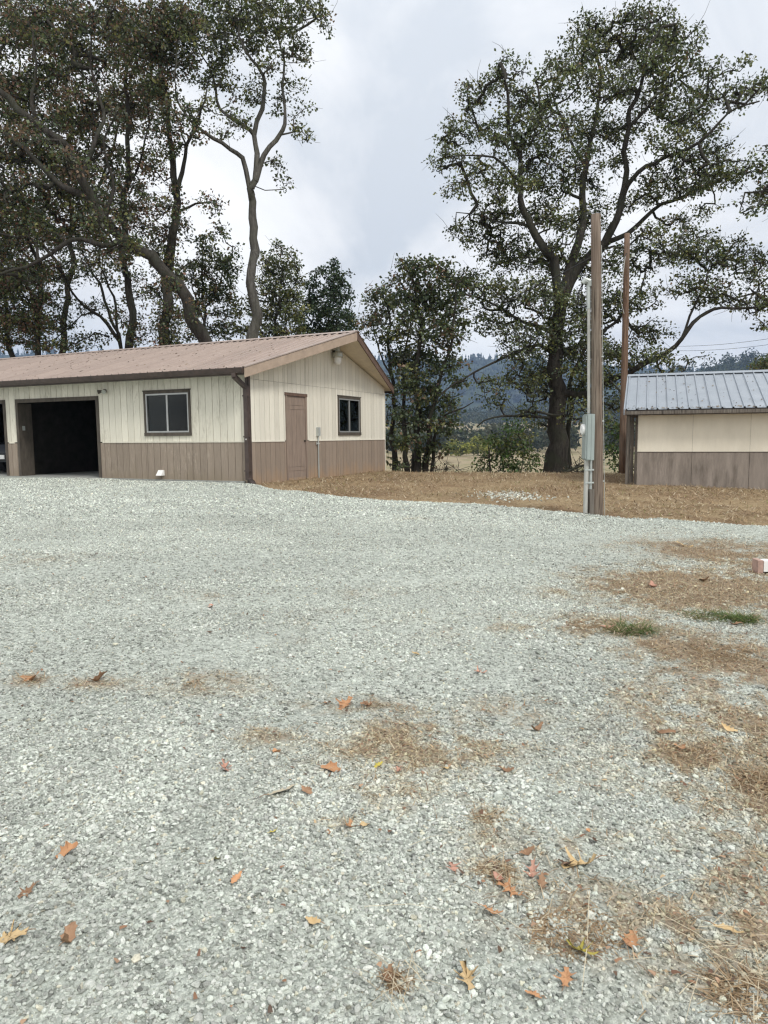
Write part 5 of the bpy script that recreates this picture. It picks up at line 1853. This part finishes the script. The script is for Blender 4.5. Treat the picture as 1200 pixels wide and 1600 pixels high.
# straw lying in the soil patches of the yard
Ps, Ls, Ws, Ds, Cs_ = [], [], [], [], []
n = 420000
yy = np.sqrt(rg_.uniform(1.2 ** 2, 10.5 ** 2, n)); xx = rg_.uniform(-.62, .70, n) * yy
dv = dirt(xx, yy)
ok = rg_.random(n) < np.clip(dv * 1.0, 0, 1) ** 1.3 * np.clip(5.0 / yy, .25, 1) * .75
xx, yy = xx[ok], yy[ok]; n = len(xx)
P = np.stack([xx, yy, gravel_z(xx, yy) + rg_.uniform(.004, .014, n)], 1)
cb_ = STRAW[rg_.choice(6, n, p=[.22, .24, .12, .16, .16, .10])] * (.75 + .5 * rg_.random((n, 1)))
Vb, Fb, Cb = blades(P, rg_.uniform(.015, .06, n) * (1 + .06 * yy), rg_.uniform(.0006, .0016, n) * (1 + .12 * yy), rand_dirs(n, .3, rg_), cb_)
# longer pale stalks
n2_ = 430
cen = np.array([(p[0], p[1], max(p[2], p[3]), p[4]) for p in PW if p[4] >= .55 and p[1] < 9])
kk = rg_.choice(len(cen), n2_)
xx = cen[kk, 0] + rg_.normal(size=n2_) * cen[kk, 2] * .5; yy = cen[kk, 1] + rg_.normal(size=n2_) * np.minimum(cen[kk, 2], .5) * .5
P2 = np.stack([xx, yy, gravel_z(xx, yy) + .018], 1)
Vb2, Fb2, Cb2 = blades(P2, rg_.uniform(.05, .17, n2_), rg_.uniform(.0008, .0014, n2_), rand_dirs(n2_, .12, rg_), np.array([.52, .45, .32]) * (.75 + .4 * rg_.random((n2_, 1))))
# few named long stalks seen bottom right
seg = [((1010, 1455), (1180, 1570)), ((1035, 1462), (1130, 1520)), ((920, 1430), (916, 1530)), ((916, 1530), (908, 1600)), ((1090, 1480), (1170, 1492)), ((1100, 1500), (1190, 1530)), ((965, 1220), (1035, 1262)), ((632, 1540), (672, 1578)), ((640, 1545), (668, 1570)), ((1060, 1590), (1085, 1560)), ((570, 1460), (700, 1452)), ((1150, 1580), (1200, 1600)), ((1110, 1530), (1200, 1560)), ((130, 1310), (168, 1290)), ((165, 1398), (210, 1385)), ((640, 1355), (700, 1330)), ((1010, 1420), (1090, 1400))]
P3, D3, L3 = [], [], []
for (a_, b_) in seg:
    A_, B_ = gp(*a_), gp(*b_)
    A_[2] = float(gravel_z(A_[0], A_[1])) + .02; B_[2] = float(gravel_z(B_[0], B_[1])) + .02
    L_ = np.linalg.norm(B_ - A_)
    P3.append(A_); D3.append((B_ - A_) / L_ + np.array([0, 0, .06])); L3.append(L_)
Vb3, Fb3, Cb3 = blades(np.array(P3), np.array(L3), np.full(len(P3), .0013), np.array(D3), np.tile(np.array([.60, .53, .38]), (len(P3), 1)))
nf = 60000
yy = np.sqrt(rg_.uniform(1.2 ** 2, 10.5 ** 2, nf)); xx = rg_.uniform(-.62, .70, nf) * yy
ok = rg_.random(nf) < np.clip(dirt(xx, yy), 0, 1) * .40 + .022
xx, yy = xx[ok], yy[ok]; nf = len(xx)
P4 = np.stack([xx, yy, gravel_z(xx, yy) + .012], 1)
Vb4, Fb4, Cb4 = blades(P4, rg_.uniform(.008, .026, nf), rg_.uniform(.003, .008, nf), rand_dirs(nf, .35, rg_), np.array([[.30, .17, .10], [.40, .26, .17], [.20, .11, .07], [.48, .36, .22], [.14, .09, .06]])[rg_.integers(0, 5, nf)] * (.7 + .5 * rg_.random((nf, 1))))
Fb3 = np.vstack([Fb3, Fb4 + len(Vb3)]); Vb3 = np.vstack([Vb3, Vb4]); Cb3 = np.vstack([Cb3, Cb4])
V_all = np.vstack([Vb, Vb2, Vb3]); F_all = np.vstack([Fb, Fb2 + len(Vb), Fb3 + len(Vb) + len(Vb2)]); C_all = np.vstack([Cb, Cb2, Cb3])
o = mesh_fast('straw_litter', V_all, F_all, M['dry'], cols=C_all)
tag(o, 'thin brown straw and chaff strewn in patches over the gravel', 'straw', kind='stuff')

# tufts, each a plant of its own
def tuft(px, py, rpx, h, n, cols_, label, flat=.5, name='grass_tuft'):
    c_ = gp(px, py); Yd = c_[1]
    rng = np.random.default_rng(int(px * 7 + py))
    r_ = rpx * Yd / F_PX
    a_ = rng.uniform(0, 6.28, n); q_ = np.sqrt(rng.random(n)) * 1.05 + np.abs(rng.normal(size=n)) * .22
    x_ = c_[0] + np.cos(a_) * q_ * r_; y_ = c_[1] + np.sin(a_) * q_ * r_ * .8
    P_ = np.stack([x_, y_, gravel_z(x_, y_)], 1)
    e_ = np.abs(rng.normal(size=n)) * (.42 if cols_ is not TAN else .26) * (1.1 - flat * .9) + .02
    b2 = rng.uniform(0, 6.28, n)
    D_ = np.stack([np.cos(b2) * np.cos(e_), np.sin(b2) * np.cos(e_), np.sin(e_)], 1)
    cc = np.array(cols_)[rng.integers(0, len(cols_), n)] * (.65 + .6 * rng.random((n, 1)))
    h *= .8 if cols_ is TAN else 1.0
    Vt_, Ft_, Ct_ = blades(P_, h * (.4 + .8 * rng.random(n)), rng.uniform(.0007, .0016, n) * (1 + .16 * Yd), D_, cc)
    o_ = mesh_fast(name, Vt_ - np.array([c_[0], c_[1], c_[2]]), Ft_, M['dry'], cols=Ct_)
    o_.location = tuple(c_)
    tag(o_, label, 'grass')


GRN = [(.07, .12, .03), (.10, .15, .04), (.16, .17, .06)]
TAN = [tuple(s) for s in STRAW[[0, 1, 3, 4]]]
tuft(985, 996, 24, .15, 800, GRN + TAN[:1], 'green grass tuft at the tip of a brown leaf pile')
tuft(1108, 972, 34, .10, 700, GRN + TAN[:1], 'flat green grass patch below the brown litter at right')
tuft(1157, 977, 18, .15, 600, GRN, 'small rounded dark green grass tuft near the right edge')
tuft(940, 985, 40, .09, 420, TAN, 'brown withered grass clump left of the green tuft')
tuft(1130, 1035, 36, .13, 420, TAN, 'tan dry grass clump below the green patches at right')
tuft(1190, 1240, 30, .14, 380, TAN, 'dry straw tuft cut by the right edge of the photo', .4)
tuft(765, 1300, 24, .05, 260, TAN, 'small brown grass mat in the middle foreground', .7)
tuft(775, 1392, 26, .06, 260, TAN, 'brown grass wisps beside the pink orange leaves', .6)
tuft(895, 1490, 60, .07, 620, TAN, 'matted dry brown grass under the yellow leaf', .8)
tuft(1180, 1585, 50, .13, 420, TAN, 'coarse dry straw clump in the bottom right corner', .5)
tuft(618, 1570, 20, .06, 200, TAN, 'small withered tuft at the bottom edge', .6)
tuft(1078, 1195, 30, .06, 260, TAN, 'low brown grass mat on the right of the yard', .7)

# ------------------------------------------------------------------ fallen leaves
def leaf_shape(kind, s, curl, rng):
    """outline of a lobed oak leaf, fan meshed from a midrib and curled"""
    n = 44
    pts_ = []
    lob = rng.integers(3, 5); ph_ = rng.uniform(-.5, .5); cut = rng.uniform(.30, .5) if kind == 'lobed' else rng.uniform(.12, .26)
    wid = {'lobed': rng.uniform(.40, .52), 'oak': rng.uniform(.26, .36), 'long': .17}[kind]
    for i in range(n):
        sgn = 1 if i < n // 2 else -1
        t_ = (i + .5) / (n // 2) if i < n // 2 else (n - i - .5) / (n // 2)     # 0 tip .. 1 stem
        env = math.sin(math.pi * min(1, t_ * .94 + .03)) ** .7 * (1.12 - .5 * abs(t_ - .42))
        w_ = wid * env * (1 - cut + cut * math.cos(2 * math.pi * lob * t_ + ph_ + (.5 if sgn < 0 else 0))) * rng.uniform(.88, 1.12)
        lean = .10 * math.sin(2 * math.pi * lob * t_ + ph_) * (1 if kind == 'lobed' else .4)
        pts_.append((.52 - t_ * 1.02 + lean, sgn * max(w_, .012)))
    ringn = 3
    Vv = [(0, 0)]
    for k_ in range(1, ringn + 1):
        for p in pts_: Vv.append((p[0] * k_ / ringn, p[1] * k_ / ringn))
    F_ = []
    for i in range(n): F_.append((0, 1 + i, 1 + (i + 1) % n))
    for k_ in range(1, ringn):
        b0 = 1 + (k_ - 1) * n; b1 = 1 + k_ * n
        for i in range(n): F_.append((b0 + i, b1 + i, b1 + (i + 1) % n, b0 + (i + 1) % n))
    out = []
    c1, c2, c3 = rng.uniform(.3, 1) * curl, rng.uniform(-.6, .6) * curl, rng.uniform(0, 6)
    for (x_, y_) in Vv:
        z_ = c1 * (y_ * y_ * 1.6 + x_ * x_ * .6) + c2 * x_ * y_ + .05 * math.sin(7 * x_ + c3) * curl + .035 * abs(y_)
        out.append((x_ * s, y_ * s, z_ * s))
    return out, F_


def leaf_mat(name, c, c2):
    n = NT(name)
    f = n.noise(n.coord('Object'), 38, 5, .65)
    rnd = n.n('ShaderNodeObjectInfo').outputs['Random']
    cc = n.mix(n.ramp(f, [(.35, 0.0), (.7, 1.0)]), c, c2)
    cc = n.mix(1.0, cc, n.ramp(rnd, [(0, .85), (1, 1.12)]), 'MULTIPLY')
    n.col(cc)
    n.bump(f, .004, .6)
    n.b.inputs['Transmission Weight'].default_value = 0
    return n.rough(.75, .3)


LM = {'orange': leaf_mat('leaf_orange', (.52, .29, .15), (.40, .20, .10)), 'pink': leaf_mat('leaf_pink_orange', (.55, .32, .24), (.46, .24, .17)),
      'tan': leaf_mat('leaf_tan', (.60, .45, .25), (.50, .35, .17)), 'yellow': leaf_mat('leaf_yellow_olive', (.52, .42, .09), (.36, .32, .07)),
      'brown': leaf_mat('leaf_brown', (.32, .20, .12), (.23, .13, .075)), 'dark': leaf_mat('leaf_dark', (.10, .055, .035), (.06, .04, .025)),
      'olive': leaf_mat('leaf_olive', (.10, .09, .025), (.07, .06, .02)), 'pale': leaf_mat('leaf_pale', (.52, .46, .34), (.44, .38, .27))}
FALL = [(18, 1492, 42, 'tan', 'lobed', .5, 'pale tan lobed oak leaf lying in the lower left corner of the gravel'),
        (108, 1500, 56, 'brown', 'long', 1.2, 'long curled brown leaf right of the pale tan leaf at bottom left'),
        (45, 1426, 22, 'brown', 'lobed', .9, 'small upright russet leaf above the pale tan leaf at bottom left'),
        (108, 1360, 30, 'orange', 'oak', 1.3, 'crumpled orange brown leaf at the left side of the foreground gravel'),
        (370, 1399, 24, 'orange', 'oak', .7, 'small bright orange leaf scrap below the dark olive leaf'),
        (340, 1365, 16, 'olive', 'oak', .3, 'small round dark olive leaf in the left foreground'),
        (517, 1221, 32, 'orange', 'oak', .9, 'cupped orange brown leaf at centre left of the brown patch'),
        (352, 1221, 26, 'pink', 'lobed', .9, 'reddish pink leaf farthest left in the row by the centre patch'),
        (433, 1194, 24, 'orange', 'oak', .9, 'folded orange leaf above the pale flat leaf'),
        (480, 1258, 22, 'brown', 'oak', .9, 'small brown leaf touching the right of the pale flat leaf'),
        (440, 1254, 46, 'pale', 'oak', .15, 'flat pale greyish leaf pressed into the gravel left of centre'),
        (545, 1314, 24, 'orange', 'lobed', .9, 'orange half of a touching leaf pair below the centre patch'),
        (570, 1316, 26, 'tan', 'oak', .7, 'tan half of a touching leaf pair below the centre patch'),
        (514, 1337, 13, 'brown', 'oak', .8, 'tiny brown leaf scrap left of the touching leaf pair'),
        (427, 1336, 16, 'yellow', 'oak', .7, 'tiny yellow leaf scrap in the left foreground'),
        (540, 1115, 30, 'orange', 'lobed', 1.0, 'orange leaf standing in the narrow straw streak at middle distance'),
        (512, 1113, 18, 'brown', 'oak', 1.0, 'brown leaf at the left end of the narrow straw streak'),
        (575, 1112, 22, 'brown', 'oak', 1.0, 'brown leaf at the right end of the narrow straw streak'),
        (623, 1222, 20, 'pink', 'lobed', .8, 'small pink leaf on the brown centre patch'),
        (591, 1212, 18, 'yellow', 'oak', .5, 'small olive yellow leaf left of the pink one on the centre patch'),
        (696, 1224, 18, 'tan', 'oak', .6, 'small tan leaf right of the pink one on the centre patch'),
        (788, 1224, 26, 'brown', 'oak', 1.0, 'brown curled leaf right of the brown centre patch'),
        (708, 1388, 32, 'pink', 'lobed', .8, 'pink orange lobed leaf alone at the centre of the foreground'),
        (798, 1420, 34, 'orange', 'lobed', .9, 'orange leaf nearest the brown grass wisps in the foreground'),
        (778, 1413, 24, 'pink', 'oak', 1.0, 'folded pink leaf tucked against the brown grass wisps'),
        (765, 1467, 34, 'orange', 'oak', .7, 'bright orange leaf alone below the brown grass wisps'),
        (832, 1400, 30, 'pink', 'lobed', .9, 'pink orange leaf right of the brown grass wisps'),
        (846, 1417, 26, 'brown', 'oak', .8, 'dull brown leaf just under the pink orange one by the wisps'),
        (908, 1380, 50, 'tan', 'lobed', .8, 'large yellow tan lobed leaf in the right foreground'),
        (884, 1376, 22, 'dark', 'oak', 1.0, 'dark brown leaf behind the large yellow tan leaf'),
        (908, 1522, 42, 'yellow', 'lobed', .7, 'yellow olive lobed leaf on the matted dry grass'),
        (985, 1498, 34, 'orange', 'lobed', .5, 'orange lobed leaf right of the yellow olive leaf'),
        (883, 1576, 38, 'orange', 'lobed', .6, 'orange lobed leaf below the yellow olive leaf'),
        (730, 1569, 36, 'tan', 'lobed', .8, 'tan orange leaf near the middle of the bottom edge'),
        (833, 1596, 24, 'orange', 'oak', .5, 'orange leaf cut off by the bottom edge'),
        (490, 1468, 22, 'tan', 'oak', .8, 'pale yellow tan leaf left of the foreground centre'),
        (608, 1558, 26, 'brown', 'oak', 1.3, 'brown shrivelled leaf in the withered tuft at the bottom edge'),
        (750, 1065, 20, 'pink', 'lobed', .7, 'small pinkish leaf alone above the centre patch'),
        (650, 1037, 14, 'tan', 'oak', .7, 'tiny tan leaf above and left of the small pinkish leaf'),
        (50, 1074, 32, 'orange', 'oak', 1.2, 'orange brown leaf cluster at the left edge of the middle yard'),
        (155, 1078, 28, 'brown', 'oak', 1.1, 'brown leaf right of the cluster at the left edge'),
        (838, 1152, 30, 'brown', 'long', 1.2, 'dark curled leaf right of the brown centre patch top'),
        (1036, 1160, 32, 'brown', 'long', 1.2, 'brown curled leaf on the soil patch at right'),
        (822, 1364, 22, 'brown', 'oak', 1.1, 'brown leaf left of the large yellow tan leaf'),
        (927, 1341, 14, 'dark', 'oak', 1.0, 'tiny dark leaf above the large yellow tan leaf'),
        (918, 1325, 14, 'orange', 'oak', .8, 'tiny orange leaf above the large yellow tan leaf'),
        (1136, 1492, 36, 'tan', 'long', .8, 'tan leaf under the long straw stalks at lower right'),
        (330, 957, 14, 'pink', 'oak', .8, 'small pinkish leaf far off on the left gravel'),
        (328, 999, 12, 'dark', 'long', .8, 'tiny dark leaf below the far pinkish leaf'),
        (148, 874, 12, 'dark', 'oak', 1.0, 'tiny dark leaf far off in front of the open bay'),
        (1138, 1158, 22, 'tan', 'oak', .8, 'pale tan leaf right of the curled brown leaf on the soil patch'),
        (1062, 1185, 24, 'orange', 'oak', .8, 'orange leaf on the low brown grass mat at right'),
        (950, 990, 24, 'pink', 'oak', .9, 'pale pink leaf in the brown withered clump'),
        (1020, 925, 20, 'pink', 'oak', .9, 'pinkish leaf at the left end of the long brown litter'),
        (1100, 915, 24, 'brown', 'oak', 1.0, 'red brown leaf in the middle of the long brown litter'),
        (1066, 858, 30, 'tan', 'long', .9, 'tan leaf pile far off right of the pole'),
        (1150, 985, 18, 'brown', 'oak', .9, 'brown leaf below the small rounded green tuft'),
        (380, 1185, 12, 'pale', 'oak', .6, 'tiny pale leaf left of the folded orange leaf'),
        (235, 1471, 10, 'dark', 'oak', .6, 'tiny black leaf scrap in the lower left gravel'),
        (383, 1528, 12, 'dark', 'oak', .6, 'tiny purplish leaf scrap near the bottom left')]
for i, (x_, y_, s_, c_, kd, curl, lab) in enumerate(FALL):
    rng = np.random.default_rng(4000 + i)
    c = gp(x_, y_)
    dist = np.linalg.norm(c - np.array([0, 0, CAM_Z]))
    s = s_ * dist / F_PX * .96
    v, f = leaf_shape(kd, s, curl * 1.5, rng)
    o = mesh_np('fallen_leaf', v, f, LM[c_], smooth=True)
    o.location = (c[0], c[1], float(gravel_z(c[0], c[1])) + .011)
    o.rotation_euler = (rng.uniform(-.35, .35), rng.uniform(-.35, .35), rng.uniform(0, 6.28))
    tag(o, lab, 'leaf', 'fallen leaves on the gravel')
    if s_ > 20:
        st = MB().tube([(-s * .45, 0, .004), (-s * .6, s * .03, .008), (-s * .78, s * .07, .005)], [.0014, .0012, .001], 5).build('stem', LM['brown'], o)

# ------------------------------------------------------------------ haze
hz = MB().box((-2700, -45, -14), (2700, 3650, 420)).build('haze', None)
hm = bpy.data.materials.new('thin_haze'); hm.use_nodes = True
ht = hm.node_tree
ht.nodes.remove(ht.nodes['Principled BSDF'])
pv = ht.nodes.new('ShaderNodeVolumePrincipled')
pv.inputs['Color'].default_value = (.42, .59, .90, 1)
pv.inputs['Density'].default_value = .000145
ht.links.new(pv.outputs[0], ht.nodes['Material Output'].inputs['Volume'])
hz.data.materials.append(hm)
tag(hz, 'thin pale blue haze in the valley air', 'haze', kind='stuff')
print('STONES', nS, 'LEAVES', NL, 'tris', sum(len(o.data.polygons) for o in SC.objects if o.type == 'MESH'))
